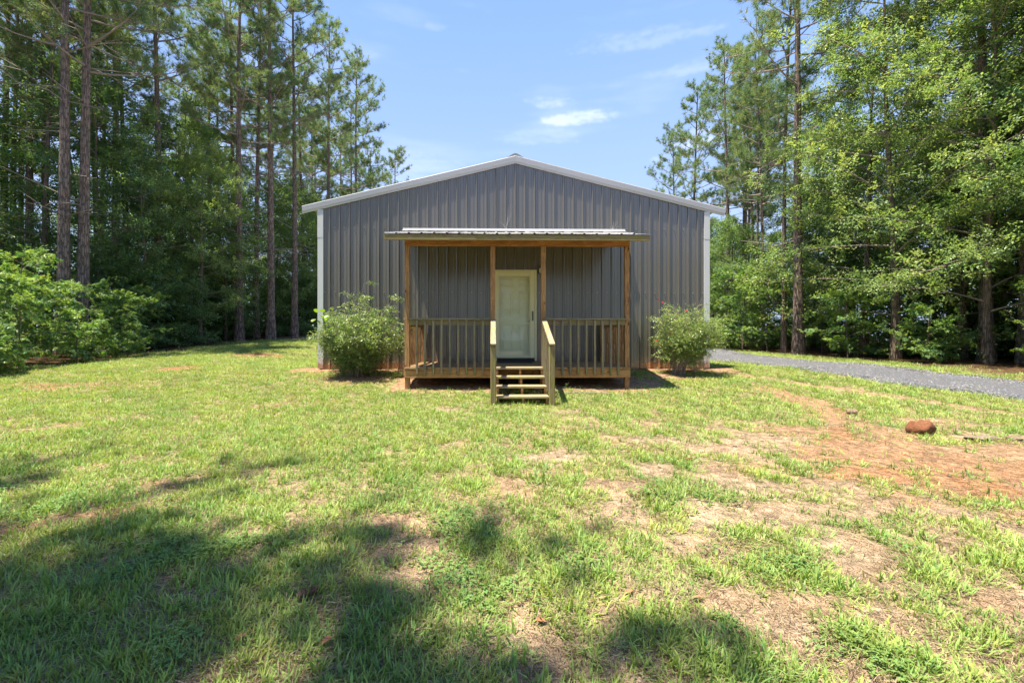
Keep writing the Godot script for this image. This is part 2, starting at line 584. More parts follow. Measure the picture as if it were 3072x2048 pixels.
func make_building() -> void:
	var b := thing("metal_building", "grey ribbed metal building with white trim and a low gable roof", "building", Vector3.ZERO)
	var slab := span("foundation_slab", Vector3(-4.585, -0.35, -DEEP + 0.02), Vector3(4.585, 0.012, -0.012), mat("concrete", lin(0.34, 0.2, 0.12), 0.9), b)
	slab.set_meta("label", "clay stained concrete slab edge under the metal walls")
	var door_l := -0.470
	var door_r := 0.490
	var low := func(x: float) -> float: return 2.325 if x > door_l and x < door_r else 0.015
	for k in 10:
		var x0 := -4.574 + k * 4 * RIB
		var cuts := []
		for c in [door_l, door_r]:
			if c > x0 and c < x0 + 4 * RIB:
				cuts.append(c)
		part("wall_panel", ribbed(x0, 4, low, gable, cuts), M.wall_steel, b)
	var straight := func(_x: float) -> float: return EAVE
	var foot := func(_x: float) -> float: return 0.015
	var side := ribbed(-4 * RIB * 0.5, 4, foot, straight)
	for s in [-1, 1]:
		for k in 13:
			part("wall_panel", side, M.wall_steel, b, Vector3(s * 4.58, 0, -0.55 - k * 0.915), Vector3(0, s * PI / 2, 0))
	for k in 10:
		part("wall_panel", ribbed(-4.574 + k * 4 * RIB, 4, foot, gable), M.wall_steel, b, Vector3(0, 0, -DEEP), Vector3(0, PI, 0))
	# screws in rows
	var sc := Geo.new()
	for row in [3.31, 1.80, 0.17]:
		for k in 40:
			var x := -4.574 + k * RIB + 0.114
			if x > 4.5 or (row < 2.4 and x > door_l - 0.08 and x < door_r + 0.08):
				continue
			var y: float = row + rng.randf_range(-0.008, 0.008)
			sc.tube([Vector3(x, y, 0.0), Vector3(x, y, 0.018)], [0.011, 0.008], 6, 1.0, true)
	var so := part("wall_screws", sc.mesh(), M.screw_steel, b)
	so.set_meta("kind", "stuff")
	# corner trims, each in two lengths that lap at 3.08 m
	for s in [-1, 1]:
		for q in [[0.02, 3.09, 0.0], [3.075, EAVE - 0.01, 0.003]]:
			var g := Geo.new()
			var o: float = q[2]
			var p0 := Vector3(s * (4.622 + o), 0, 0.034 + o)
			var inner := Vector3(s * 4.492, 0, 0.034 + o)
			var back := Vector3(s * (4.622 + o), 0, -0.12)
			var lip := Vector3(s * 4.492, 0, 0.008)
			var lipb := Vector3(s * 4.60, 0, -0.12)
			for e in [[lip, inner, Vector3(-s, 0, 0)], [inner, p0, Vector3(0, 0, 1)], [p0, back, Vector3(s, 0, 0)], [back, lipb, Vector3(0, 0, -1)]]:
				var a: Vector3 = e[0] + Vector3(0, q[0], 0)
				var c: Vector3 = e[1] + Vector3(0, q[0], 0)
				var up := Vector3(0, q[1] - q[0], 0)
				var u0 := Vector2(a.x / 9.4 + 0.5 + a.z * 0.1, 1.0 - q[0] / 0.6)
				var u1 := Vector2(c.x / 9.4 + 0.5 + c.z * 0.1, 1.0 - q[0] / 0.6)
				var uu := Vector2(0, -(q[1] - q[0]) / 0.6)
				g.quad(a, c, c + up, a + up, e[2], u0, u1, u1 + uu, u0 + uu)
			# its upper end is closed, so that the thin fold reads as sheet metal
			g.quad(lip + Vector3(0, q[1], 0), inner + Vector3(0, q[1], 0), p0 + Vector3(0, q[1], 0), back + Vector3(0, q[1], 0), Vector3.UP, Vector2(0.5, -3), Vector2(0.5, -3), Vector2(0.5, -3), Vector2(0.5, -3))
			part("corner_trim", g.mesh(), M.white_trim, b)
	# roof sheets: thirteen on each slope, ribs running down to the eave
	var run := 4.74
	for s in [-1, 1]:
		for k in 13:
			var cols := []
			for j in 4:
				for q in rib_profile():
					cols.append(Vector2(j * RIB + q[0], q[1]))
			cols.append(Vector2(4 * RIB, 0.030))
			var g := Geo.new()
			for j in cols.size() - 1:
				var z0: float = 0.04 - k * 0.9148 - cols[j].x
				var z1: float = 0.04 - k * 0.9148 - cols[j + 1].x
				if z1 < -DEEP - 0.06:
					break
				var y0: float = gable(0.0) + 0.135 + cols[j].y
				var y1: float = gable(0.0) + 0.135 + cols[j + 1].y
				var d := run * PITCH
				g.quad(Vector3(0, y0, z0), Vector3(0, y1, z1), Vector3(s * run, y1 - d, z1), Vector3(s * run, y0 - d, z0), Vector3.UP)
			part("roof_panel", g.mesh(), M.roof_steel, b)
		# boarded underside of the overhang
		var poly := PackedVector2Array([Vector2(4.60, gable(4.60) + 0.03), Vector2(4.72, gable(4.72) + 0.03), Vector2(4.72, gable(4.72) + 0.05), Vector2(4.60, gable(4.60) + 0.05)])
		if s < 0:
			for j in poly.size():
				poly[j].x = -poly[j].x
		part("soffit", prism(poly, -DEEP, 0.0).mesh(), M.soffit, b)
		# gutter board along the eave
		span("eave_trim", Vector3(minf(s * 4.722, s * 4.742), gable(4.74) + 0.02, -DEEP), Vector3(maxf(s * 4.722, s * 4.742), gable(4.74) + 0.125, -0.03), M.rake_trim, b)
		# rake: a tall face with a narrow lip under it, in two lengths each
		for q in [[0.0, 2.4, 0.0], [2.39, 4.975, 0.0025]]:
			var x0: float = q[0]
			var x1: float = q[1]
			var o: float = q[2]
			var prof := [Vector2(0.155, -0.02), Vector2(0.155, 0.052), Vector2(0.145, 0.056), Vector2(0.035, 0.050), Vector2(0.03, 0.036), Vector2(-0.012, 0.034), Vector2(-0.018, 0.026), Vector2(-0.012, 0.004)]
			var g := Geo.new()
			for j in prof.size() - 1:
				var a: Vector2 = prof[j] + Vector2(o, o)
				var c: Vector2 = prof[j + 1] + Vector2(o, o)
				var nrm := Vector3(0, c.y - a.y, a.x - c.x)
				g.quad(Vector3(s * x0, gable(x0) + a.x, a.y), Vector3(s * x1, gable(x1) + a.x, a.y), Vector3(s * x1, gable(x1) + c.x, c.y), Vector3(s * x0, gable(x0) + c.x, c.y), nrm)
			# closed outer end
			for j in range(1, prof.size() - 1):
				var pp := []
				for w in [0, j, j + 1]:
					pp.append(Vector3(s * x1, gable(x1) + prof[w].x + o, prof[w].y + o))
				g.face(pp[0], pp[1], pp[2], Vector3(s, 0, 0))
			part("rake_trim", g.mesh(), M.rake_trim, b)
		var bk := PackedVector2Array([Vector2(0, gable(0) - 0.01), Vector2(s * 4.975, gable(4.975) - 0.01), Vector2(s * 4.975, gable(4.975) + 0.15), Vector2(0, gable(0) + 0.15)])
		part("rake_trim", prism(bk, -DEEP - 0.05, -DEEP - 0.024).mesh(), M.rake_trim, b)
	# ridge cap
	var cap := PackedVector2Array([Vector2(-0.2, gable(0.2) + 0.163), Vector2(-0.045, gable(0.0) + 0.205), Vector2(0.0, gable(0.0) + 0.215), Vector2(0.045, gable(0.0) + 0.205), Vector2(0.2, gable(0.2) + 0.163), Vector2(0.0, gable(0.0) + 0.165)])
	part("ridge_cap", prism(cap, -DEEP - 0.03, 0.045).mesh(), M.ridge_steel, b)
	# entry door behind the storm door
	var fr := node("door_frame", b)
	span("jamb", Vector3(-0.482, 0.19, -0.03), Vector3(-0.435, 2.335, 0.042), M.storm_paint, fr)
	span("jamb", Vector3(0.455, 0.19, -0.03), Vector3(0.502, 2.335, 0.042), M.storm_paint, fr)
	span("head", Vector3(-0.434, 2.29, -0.03), Vector3(0.454, 2.333, 0.042), M.storm_paint, fr)
	span("threshold", Vector3(-0.434, 0.185, -0.05), Vector3(0.454, 0.245, 0.03), M.black_plastic, fr)
	var ed := node("entry_door", b)
	span("slab", Vector3(-0.434, 0.25, -0.075), Vector3(0.454, 2.288, -0.035), M.door_paint, ed)
	for col in [[-0.335, -0.06], [0.08, 0.355]]:
		for row in [[1.93, 2.13], [1.23, 1.83], [0.43, 1.06]]:
			for e in [[col[0], col[1], row[1] - 0.022, row[1]], [col[0], col[1], row[0], row[0] + 0.022]]:
				span("panel_moulding", Vector3(e[0], e[2], -0.036), Vector3(e[1], e[3], -0.018), M.door_paint, ed, 0, 0.003)
			for e in [[col[0], col[0] + 0.022], [col[1] - 0.022, col[1]]]:
				span("panel_moulding", Vector3(e[0], row[0] + 0.023, -0.036), Vector3(e[1], row[1] - 0.023, -0.018), M.door_paint, ed, 0, 0.003)
			span("raised_panel", Vector3(col[0] + 0.05, row[0] + 0.05, -0.036), Vector3(col[1] - 0.05, row[1] - 0.05, -0.024), M.door_paint, ed, 0, 0.003)
	span("lever_plate", Vector3(0.375, 1.07, -0.036), Vector3(0.415, 1.21, -0.026), M.black_plastic, ed)
	var lv := Geo.new()
	lv.tube([Vector3(0.395, 1.135, -0.028), Vector3(0.395, 1.135, 0.015), Vector3(0.36, 1.135, 0.022), Vector3(0.29, 1.128, 0.02)], [0.011, 0.01, 0.009, 0.007], 8, 1.0, true)
	part("lever", lv.mesh(), M.screw_steel, ed)
	var sd := node("storm_door", b)
	var z0 := 0.045
	var z1 := 0.072
	span("stile", Vector3(-0.478, 0.262, z0), Vector3(-0.395, 2.288, z1), M.storm_paint, sd)
	span("stile", Vector3(0.350, 0.262, z0), Vector3(0.448, 2.288, z1), M.storm_paint, sd)
	span("rail", Vector3(-0.394, 2.184, z0), Vector3(0.349, 2.286, z1 - 0.001), M.storm_paint, sd)
	span("rail", Vector3(-0.394, 0.264, z0), Vector3(0.349, 0.316, z1 - 0.001), M.storm_paint, sd)
	for e in [[Vector3(-0.394, 2.170, z1 - 0.008), Vector3(0.349, 2.183, z1 + 0.004)], [Vector3(-0.394, 0.317, z1 - 0.008), Vector3(0.349, 0.330, z1 + 0.004)], [Vector3(-0.394, 0.331, z1 - 0.008), Vector3(-0.380, 2.169, z1 + 0.004)], [Vector3(0.335, 0.331, z1 - 0.008), Vector3(0.349, 2.169, z1 + 0.004)]]:
		span("glazing_bead", e[0], e[1], M.storm_paint, sd, 0, 0.003)
	var pane := Geo.new()
	pane.quad(Vector3(-0.381, 0.329, 0.062), Vector3(0.336, 0.329, 0.062), Vector3(0.336, 2.171, 0.062), Vector3(-0.381, 2.171, 0.062), Vector3(0, 0, 1))
	part("glass_pane", pane.mesh(), M.glass, sd)
	var hd := Geo.new()
	hd.tube([Vector3(0.404, 1.145, 0.073), Vector3(0.404, 1.155, 0.095), Vector3(0.404, 1.20, 0.105), Vector3(0.404, 1.25, 0.107), Vector3(0.404, 1.30, 0.105), Vector3(0.404, 1.342, 0.095), Vector3(0.404, 1.352, 0.073)], [0.013, 0.014, 0.014, 0.014, 0.014, 0.014, 0.013], 8, 1.0, true)
	part("pull_handle", hd.mesh(), M.black_plastic, sd)
	# lamp beside the door
	var lp := node("wall_lamp", b)
	span("back_plate", Vector3(0.55, 2.25, 0.022), Vector3(0.63, 2.37, 0.04), M.black_plastic, lp)
	var lg := Geo.new()
	lg.tube([Vector3(0.59, 2.25, 0.09), Vector3(0.59, 2.30, 0.09), Vector3(0.59, 2.36, 0.09), Vector3(0.59, 2.37, 0.09)], [0.028, 0.036, 0.036, 0.006], 12, 1.0, true)
	part("glass_shade", lg.mesh(), M.storm_paint, lp)
	var lc := Geo.new()
	lc.tube([Vector3(0.59, 2.365, 0.09), Vector3(0.59, 2.40, 0.09), Vector3(0.59, 2.425, 0.085)], [0.045, 0.03, 0.01], 12, 1.0, true)
	part("lamp_cap", lc.mesh(), M.black_plastic, lp)
	span("arm", Vector3(0.58, 2.385, 0.022), Vector3(0.60, 2.40, 0.085), M.black_plastic, lp)


# ------------------------------------------------------------------ porch
func make_porch() -> void:
	var p := thing("wooden_porch", "weathered wooden porch with tin roof and railings at the metal building's door", "porch")
	var L := -2.20
	var R := 2.08
	var F := 2.15
	var top := 0.168
	# deck boards run along the wall
	var dk := node("deck", p)
	var z := 0.05
	var k := 0
	while z < F - 0.06:
		var zz := minf(z + 0.139, F + 0.012)
		span("deck_board", Vector3(L + 0.004 * (k % 3), top - 0.034 + 0.001 * (k % 2), z), Vector3(R - 0.003 * (k % 2), top + 0.001 * (k % 2), zz), M.deck_wood, dk, k)
		z += 0.145
		k += 1
	var fm := node("deck_frame", p)
	span("rim_joist", Vector3(L, -0.03, F - 0.038), Vector3(R, 0.132, F), M.rim_wood, fm, 3)
	span("rim_joist", Vector3(L, -0.03, 0.06), Vector3(L + 0.038, 0.131, F - 0.04), M.rim_wood, fm, 5)
	span("rim_joist", Vector3(R - 0.038, -0.03, 0.06), Vector3(R, 0.131, F - 0.04), M.rim_wood, fm, 6)
	for j in 8:
		var x := L + 0.5 + j * 0.45
		span("joist", Vector3(x, -0.03, 0.07), Vector3(x + 0.038, 0.13, F - 0.04), M.rim_wood, fm, j)
	# posts
	var px := [-2.150, -0.534, 0.430, 2.032]
	for j in 4:
		var x: float = px[j]
		var lo := ground_y(x, 2.07) - 0.06
		span("post", Vector3(x - 0.0455, lo, F - 0.130), Vector3(x + 0.0455, 2.47, F - 0.039), M.new_wood, p, j + 1, 0.006)
	# beam, fascia, rafters, tin roof
	span("beam", Vector3(L, 2.472, F - 0.135), Vector3(-0.95, 2.60, F - 0.035), M.beam_wood, p, 11)
	span("beam", Vector3(-0.948, 2.4715, F - 0.135), Vector3(R, 2.6005, F - 0.0345), M.beam_wood, p, 12)
	span("fascia", Vector3(-2.508, 2.503, 2.392), Vector3(-0.825, 2.602, 2.43), M.green_wood, p, 2)
	span("fascia", Vector3(-0.823, 2.506, 2.391), Vector3(2.358, 2.606, 2.4285), M.green_wood, p, 7)
	var slope := (3.215 - 2.622) / 2.42
	for j in 7:
		var x := -2.48 + j * 0.797
		var ra := part("rafter", board(Vector3(0.038, 0.089, 2.40), j), M.new_wood, p, Vector3(x, 2.866, 1.21), Vector3(atan(slope), 0, 0))
		ra.position.y = 2.622 + slope * (2.43 - 1.21) - 0.075
	for j in 5:
		var x0 := -2.515 + j * 4 * RIB
		var n := 4 if j < 5 else 1
		var g := Geo.new()
		var cols := []
		for q in n:
			for r in rib_profile():
				cols.append(Vector2(x0 + q * RIB + r[0], r[1] * 0.6))
		cols.append(Vector2(x0 + n * RIB, 0.030))
		if j == 4:
			for q in 5:
				cols.append(Vector2(x0 + n * RIB + rib_profile()[q + 1][0], rib_profile()[q + 1][1]))
			cols.append(Vector2(2.375, 0.0))
		for q in cols.size() - 1:
			var a: Vector2 = cols[q]
			var c: Vector2 = cols[q + 1]
			if a.x > 2.375:
				break
			var wob0 := 0.003 * sin(a.x * 3.1)
			var wob1 := 0.003 * sin(c.x * 3.1)
			for t in [[0.0, 1.0]]:
				var A := Vector3(a.x, 2.622 + a.y + wob0, 2.437)
				var B := Vector3(c.x, 2.622 + c.y + wob1, 2.437)
				var C := Vector3(c.x, 3.218 + c.y, 0.03)
				var D := Vector3(a.x, 3.218 + a.y, 0.03)
				g.quad(A, B, C, D, Vector3.UP)
				g.quad(A - Vector3(0, 0.0015, 0), B - Vector3(0, 0.0015, 0), B, A, Vector3(0, 0, 1))
		part("roof_sheet", g.mesh(), M.porch_roof_steel, p)
	# flashing where the roof meets the wall
	var fl := PackedVector2Array([Vector2(0.024, 3.305), Vector2(0.030, 3.305), Vector2(0.034, 3.262), Vector2(0.15, 3.226), Vector2(0.15, 3.222), Vector2(0.024, 3.245)])
	var fg := prism(fl, -2.64, 2.60)
	part("flashing", fg.mesh(), M.rake_trim, p, Vector3.ZERO, Vector3(0, -PI / 2, 0)).basis = Basis(Vector3(0, 0, 1), Vector3(0, 1, 0), Vector3(1, 0, 0))
	# front railings
	var lefts := [-1.958, -1.806, -1.649, -1.495, -1.34, -1.183, -1.029, -0.875, -0.72]
	var rights := [0.625, 0.781, 0.934, 1.084, 1.239, 1.396, 1.545, 1.7, 1.847]
	var bal := [baluster(0), baluster(1), baluster(2), baluster(3)]
	for s in 2:
		var rl := node("front_railing", p)
		var x0: float = -2.102 if s == 0 else 0.478
		var x1: float = -0.582 if s == 0 else 1.984
		span("rail_board", Vector3(x0, 0.964, F - 0.040), Vector3(x1, 1.056, F - 0.002), M.old_wood, rl, 3 + s)
		span("rail_cap", Vector3(x0 - 0.03, 1.058, F - 0.065), Vector3(x1 + 0.03, 1.094, F + 0.042), M.old_wood, rl, 5 + s)
		var q := 0
		for x in (lefts if s == 0 else rights):
			var m := part("baluster", bal[(q * 3 + s) % 4], [M.old_wood, M.grey_wood, M.pale_wood, M.old_wood][(q * 7 + s * 2 + q / 3) % 4], rl, Vector3(x, 0.536, F + 0.0205), Vector3(0, 0, rng.randf_range(-0.006, 0.006)))
			m.position.y += rng.randf_range(-0.008, 0.008)
			q += 1
	# side railings
	for s in 2:
		var rl := node("side_railing", p)
		var x: float = L if s == 0 else R
		var dirn := -1.0 if s == 0 else 1.0
		var xi := x - dirn * 0.020
		span("rail_board", Vector3(xi - 0.019, 0.964, 0.10), Vector3(xi + 0.019, 1.056, F - 0.135), M.new_wood, rl, 8 + s)
		span("rail_cap", Vector3(xi - 0.05, 1.058, 0.04), Vector3(xi + 0.05, 1.094, F - 0.068), M.old_wood, rl, 9 + s)
		span("end_post", Vector3(minf(x, x - dirn * 0.09), top + 0.003, 0.045), Vector3(maxf(x, x - dirn * 0.09), 1.056, 0.098), M.new_wood, rl, 4 + s)
		for q in 12:
			part("baluster", bal[(q * 5 + s) % 4], M.new_wood, rl, Vector3(x + dirn * 0.0205, 0.536, 0.19 + q * 0.152), Vector3(0, dirn * PI / 2, rng.randf_range(-0.006, 0.006)))
	# stairs
	var stp := node("stairs", p)
	var fronts := [2.50, 2.775, 3.045, 3.315]
	var tops := [0.186, 0.044, -0.098, -0.238]
	for j in 4:
		var zb: float = 2.165 if j == 0 else fronts[j] - 0.275
		span("tread", Vector3(-0.474, tops[j] - 0.038, zb), Vector3(0.384 + 0.003 * j, tops[j], fronts[j]), M.tread_wood, stp, j + 2, 0.006)
	var saw := PackedVector2Array()
	saw.push_back(Vector2(2.155, 0.145))
	for j in 4:
		saw.push_back(Vector2(fronts[j] - 0.03, tops[j] - 0.041))
		if j < 3:
			saw.push_back(Vector2(fronts[j] - 0.03, tops[j + 1] - 0.041))
	saw.push_back(Vector2(fronts[3] - 0.03, -0.43))
	saw.push_back(Vector2(3.05, -0.42))
	saw.push_back(Vector2(2.155, -0.03))
	var sg := prism(saw, -0.019, 0.019)
	var sm := sg.mesh()
	for x in [-0.452, -0.035, 0.362]:
		var o := part("stringer", sm, M.rim_wood, stp)
		o.transform = Transform3D(Basis(Vector3(0, 0, 1), Vector3(0, 1, 0), Vector3(1, 0, 0)), Vector3(x, 0, 0))
	for s in 2:
		var x := -0.526 if s == 0 else 0.4325
		var lo := ground_y(x, 3.31) - 0.06
		span("newel_post", Vector3(x - 0.045, lo, 3.270), Vector3(x + 0.045, 0.572, 3.360), M.green_wood, stp, 4 + s * 3, 0.006)
		# sloping rail from the porch post to the newel
		var a := Vector3(x, 1.050, 2.16)
		var c := Vector3(x, 0.592, 3.375)
		var len := a.distance_to(c)
		part("handrail", board(Vector3(0.092, 0.038, len), s + 1), M.tread_wood, stp, (a + c) * 0.5 + Vector3(0, 0.012, 0), Vector3(atan2(a.y - c.y, c.z - a.z), 0, 0))
		part("under_rail", board(Vector3(0.036, 0.085, len - 0.16), s + 3), M.old_wood, stp, (a + c) * 0.5 + Vector3(0, -0.060, -0.03), Vector3(atan2(a.y - c.y, c.z - a.z), 0, 0))
		for q in 6:
			var zz := 2.30 + q * 0.155
			var yt := lerpf(a.y, c.y, (zz - a.z) / (c.z - a.z)) - 0.035
			var side := -1.0 if s == 1 else 1.0
			span("stair_baluster", Vector3(x + side * 0.020, yt - 0.86, zz - 0.017), Vector3(x + side * 0.052, yt, zz + 0.017), M.old_wood, stp, q)
	# pieces nailed under the stair
	for x in [-0.06, 0.30]:
		span("cleat", Vector3(x, 0.02, 2.152), Vector3(x + 0.035, 0.12, 2.19), M.rim_wood, stp, 2)


# a 2 x 2 with its lower end cut at a slant and a slightly warped shaft
func baluster(variant: int) -> ArrayMesh:
	var g := Geo.new()
	var h := 0.0185
	var ys := [-0.505, -0.25, 0.0, 0.25, 0.515]
	var rings := []
	var r2 := RandomNumberGenerator.new()
	r2.seed = 50 + variant
	for y in ys:
		var o := Vector3(r2.randf_range(-0.004, 0.004), 0, 0)
		if y == ys[0] or y == ys[4]:
			o = Vector3.ZERO
		var ring := []
		for q in [[-1, -1], [1, -1], [1, 1], [-1, 1]]:
			var dy: float = -0.018 * (1.0 - q[1]) if y == ys[0] else 0.0
			ring.append(Vector3(q[0] * h, y + 0.018 + dy if y == ys[0] else y, q[1] * h) + o)
		rings.append(ring)
	for k in 4:
		for q in 4:
			var a: Vector3 = rings[k][q]
			var b: Vector3 = rings[k][(q + 1) % 4]
			var c: Vector3 = rings[k + 1][(q + 1) % 4]
			var d: Vector3 = rings[k + 1][q]
			var out: Vector3 = (a + b) * 0.5
			out.y = 0
			var o2 := Vector2(variant * 0.31, variant * 0.17 + q * 0.09)
			g.quad(a, b, c, d, out, Vector2(a.y * 0.7, 0) + o2, Vector2(b.y * 0.7, 0.08) + o2, Vector2(c.y * 0.7, 0.08) + o2, Vector2(d.y * 0.7, 0) + o2)
	g.quad(rings[0][0], rings[0][1], rings[0][2], rings[0][3], Vector3.DOWN)
	g.quad(rings[4][0], rings[4][1], rings[4][2], rings[4][3], Vector3.UP)
	return g.mesh()


# ------------------------------------------------------------------ plants
func rot_to(dirn: Vector3, roll: float) -> Basis:
	var y := dirn.normalized()
	var x := y.cross(Vector3(0.13, 0.97, 0.21) if absf(y.y) < 0.9 else Vector3(1, 0, 0.1)).normalized()
	return Basis(x, y, x.cross(y)) * Basis(Vector3.UP, roll)


func vary(c: Color, k: float) -> Color:
	var a := rng.randf_range(-k, k)
	var b := rng.randf_range(-k, k) * 0.6
	return Color(maxf(0.005, c.r * (1.0 + a + b)), maxf(0.005, c.g * (1.0 + a)), maxf(0.003, c.b * (1.0 + a - b)))


# a burst of long pine needles round +y
func needle_tuft(count: int, length: float, width: float, col: Color) -> Geo:
	var g := Geo.new()
	for k in count:
		var az := rng.randf() * TAU
		var th := deg_to_rad(rng.randf_range(8.0, 95.0))
		var d := Vector3(sin(th) * cos(az), cos(th), sin(th) * sin(az))
		var s := d.cross(Vector3(rng.randf() - 0.5, rng.randf() - 0.5, rng.randf() - 0.5)).normalized() * width
		var b := Vector3(0, rng.randf_range(-0.05, 0.06), 0)
		g.tri(b - s, b + s, b + d * length * rng.randf_range(0.7, 1.1), vary(col, 0.25))
	return g


# a flat leaf at the origin growing along +x, its face up; kind 0 oval, 1 star
func leaf(size: float, kind: int, col: Color) -> Geo:
	var g := Geo.new()
	var f := rng.randf_range(0.05, 0.22) * size
	if kind == 0:
		var w := size * 0.27
		g.tri(Vector3.ZERO, Vector3(size * 0.5, f, -w), Vector3(size, -f * 0.4, 0), col)
		g.tri(Vector3.ZERO, Vector3(size, -f * 0.4, 0), Vector3(size * 0.5, f, w), col)
	elif kind == 1:
		for k in 5:
			var a := deg_to_rad(-96.0 + 48.0 * k)
			var l := size * (0.95 if k == 2 else 0.85 if k % 2 else 0.62)
			var c := Vector3(size * 0.25, 0, 0)
			var tip := c + Vector3(cos(a), 0, sin(a)) * l * 0.8
			var s := Vector3(-sin(a), 0, cos(a)) * size * 0.14
			var m := c + (tip - c) * 0.4
			tip.y -= f * 1.2
			g.tri(c - s * 0.5, m - s, tip, col)
			g.tri(c - s * 0.5, tip, m + s, col)
	else:
		var pts := [Vector3.ZERO]
		for k in 7:
			var a := deg_to_rad(-120.0 + 40.0 * k)
			pts.append(Vector3(size * 0.48 + cos(a) * size * 0.52, 0.1 * size * absf(sin(a)), sin(a) * size * 0.5))
		for k in range(1, 7):
			g.tri(pts[0], pts[k], pts[k + 1], col)
	return g


# a leafy twig along +x with leaves to both sides and a few upright
func spray(length: float, count: int, size: float, kind: int, col: Color, spread := 0.35) -> Geo:
	var g := Geo.new()
	for k in count:
		var t := (k + rng.randf()) / count
		var sd := -1.0 if k % 2 else 1.0
		var at := Vector3(t * length, rng.randf_range(-0.5, 0.5) * spread * length * 0.5, rng.randf_range(-0.12, 0.12) * length)
		var turn := Basis(Vector3.UP, sd * deg_to_rad(rng.randf_range(10, 95)))
		var tilt := Basis(Vector3(1, 0, 0), rng.randf_range(-0.7, 0.7)) * Basis(Vector3(0, 0, 1), rng.randf_range(-0.75, 0.45))
		g.add(leaf(size * rng.randf_range(0.7, 1.2), kind, vary(col, 0.22)), Transform3D(turn * tilt, at))
	return g


func curve(a: Vector3, dirn: Vector3, length: float, bend: Vector3, steps: int) -> Array:
	var pts := [a]
	var p := a
	var d := dirn.normalized()
	for k in steps:
		d = (d + bend / steps).normalized()
		p += d * length / steps
		pts.append(p)
	return pts


func along(pts: Array, t: float) -> Vector3:
	var f := clampf(t, 0.0, 0.9999) * (pts.size() - 1)
	var k := int(f)
	return (pts[k] as Vector3).lerp(pts[k + 1], f - k)


func radii_for(pts: Array, r0: float, r1: float) -> Array:
	var out := []
	for k in pts.size():
		out.append(lerpf(r0, r1, pow(float(k) / (pts.size() - 1), 0.8)))
	return out


# a tall pine: bare lower stem with dead stubs, open crown of needle tufts
func make_pine(seed_n: int, h: float, r0: float, live: float, reach: float, limbs: int, dead: int) -> Array:
	rng.seed = seed_n
	var stem := []
	var lean := Vector3(rng.randf_range(-0.4, 0.4), 0, rng.randf_range(-0.4, 0.4))
	for k in 13:
		var t := k / 12.0
		stem.append(Vector3(0, -0.3 + t * (h + 0.3), 0) + lean * t * t + Vector3(sin(t * 5.0 + seed_n) * 0.08, 0, cos(t * 4.0 + seed_n) * 0.08) * t)
	var trunk := Geo.new()
	var tr := radii_for(stem, r0, 0.03)
	tr[0] = r0 * 1.35
	trunk.tube(stem, tr, 11, 0.45)
	var twigs := Geo.new()
	var crown := Geo.new()
	var tufts := []
	for k in 6:
		tufts.append(needle_tuft(34, 0.24, 0.0065, [Color(0.205, 0.295, 0.125), Color(0.155, 0.26, 0.13), Color(0.27, 0.33, 0.125)][k % 3]))
	var az := rng.randf() * TAU
	for k in dead:
		var t := rng.randf_range(0.22, live + 0.1)
		az += 2.4 + rng.randf()
		var o := along(stem, t)
		var ln := rng.randf_range(0.5, 2.4)
		var pts := curve(o, Vector3(cos(az), rng.randf_range(-0.1, 0.5), sin(az)), ln, Vector3(0, rng.randf_range(-0.5, 0.3), 0), 4)
		twigs.tube(pts, radii_for(pts, 0.028, 0.006), 4)
		for j in 2:
			var q := curve(along(pts, rng.randf_range(0.4, 0.8)), Vector3(cos(az + rng.randf_range(-1, 1)), rng.randf_range(-0.3, 0.6), sin(az + rng.randf_range(-1, 1))), ln * 0.4, Vector3.ZERO, 2)
			twigs.tube(q, [0.01, 0.007, 0.003], 3)
	for k in limbs:
		var t := live + (1.0 - live) * pow((k + rng.randf()) / limbs, 0.9)
		t = minf(t, 0.99)
		az += 2.4 + rng.randf_range(-0.3, 0.3)
		var u := (t - live) / (1.0 - live)
		var ln := reach * (0.35 + 0.65 * sin(PI * clampf(0.25 + u * 0.72, 0, 1))) * rng.randf_range(0.6, 1.15) * (1.0 - 0.6 * u * u)
		var rise := lerpf(-0.05, 0.7, u) + rng.randf_range(-0.2, 0.25)
		var pts := curve(along(stem, t), Vector3(cos(az), rise, sin(az)), ln, Vector3(rng.randf_range(-0.5, 0.5), 0.35, rng.randf_range(-0.5, 0.5)), 5)
		twigs.tube(pts, radii_for(pts, 0.045 * (1.0 - 0.5 * u), 0.008), 5)
		var subs := 5 + int(ln * 2.1)
		for j in subs:
			var st := rng.randf_range(0.35, 1.0)
			var o := along(pts, st)
			var sd := az + rng.randf_range(-1.3, 1.3)
			var sl := rng.randf_range(0.35, 0.9) * (0.6 + 0.25 * ln)
			var q := curve(o, Vector3(cos(sd), rng.randf_range(0.0, 0.8), sin(sd)), sl, Vector3(0, 0.7, 0), 3)
			twigs.tube(q, [0.011, 0.009, 0.007, 0.004], 3)
			for w in 4:
				var at := along(q, 0.45 + 0.18 * w) + Vector3(rng.randf_range(-0.12, 0.12), rng.randf_range(-0.05, 0.12), rng.randf_range(-0.12, 0.12))
				var dr := Vector3(cos(sd) + rng.randf_range(-0.9, 0.9), rng.randf_range(0.2, 1.3), sin(sd) + rng.randf_range(-0.9, 0.9))
				crown.add(tufts[rng.randi() % 6], Transform3D(rot_to(dr, rng.randf() * TAU).scaled(Vector3.ONE * rng.randf_range(0.8, 1.25)), at))
	return [trunk.mesh(), twigs.mesh(), crown.mesh()]


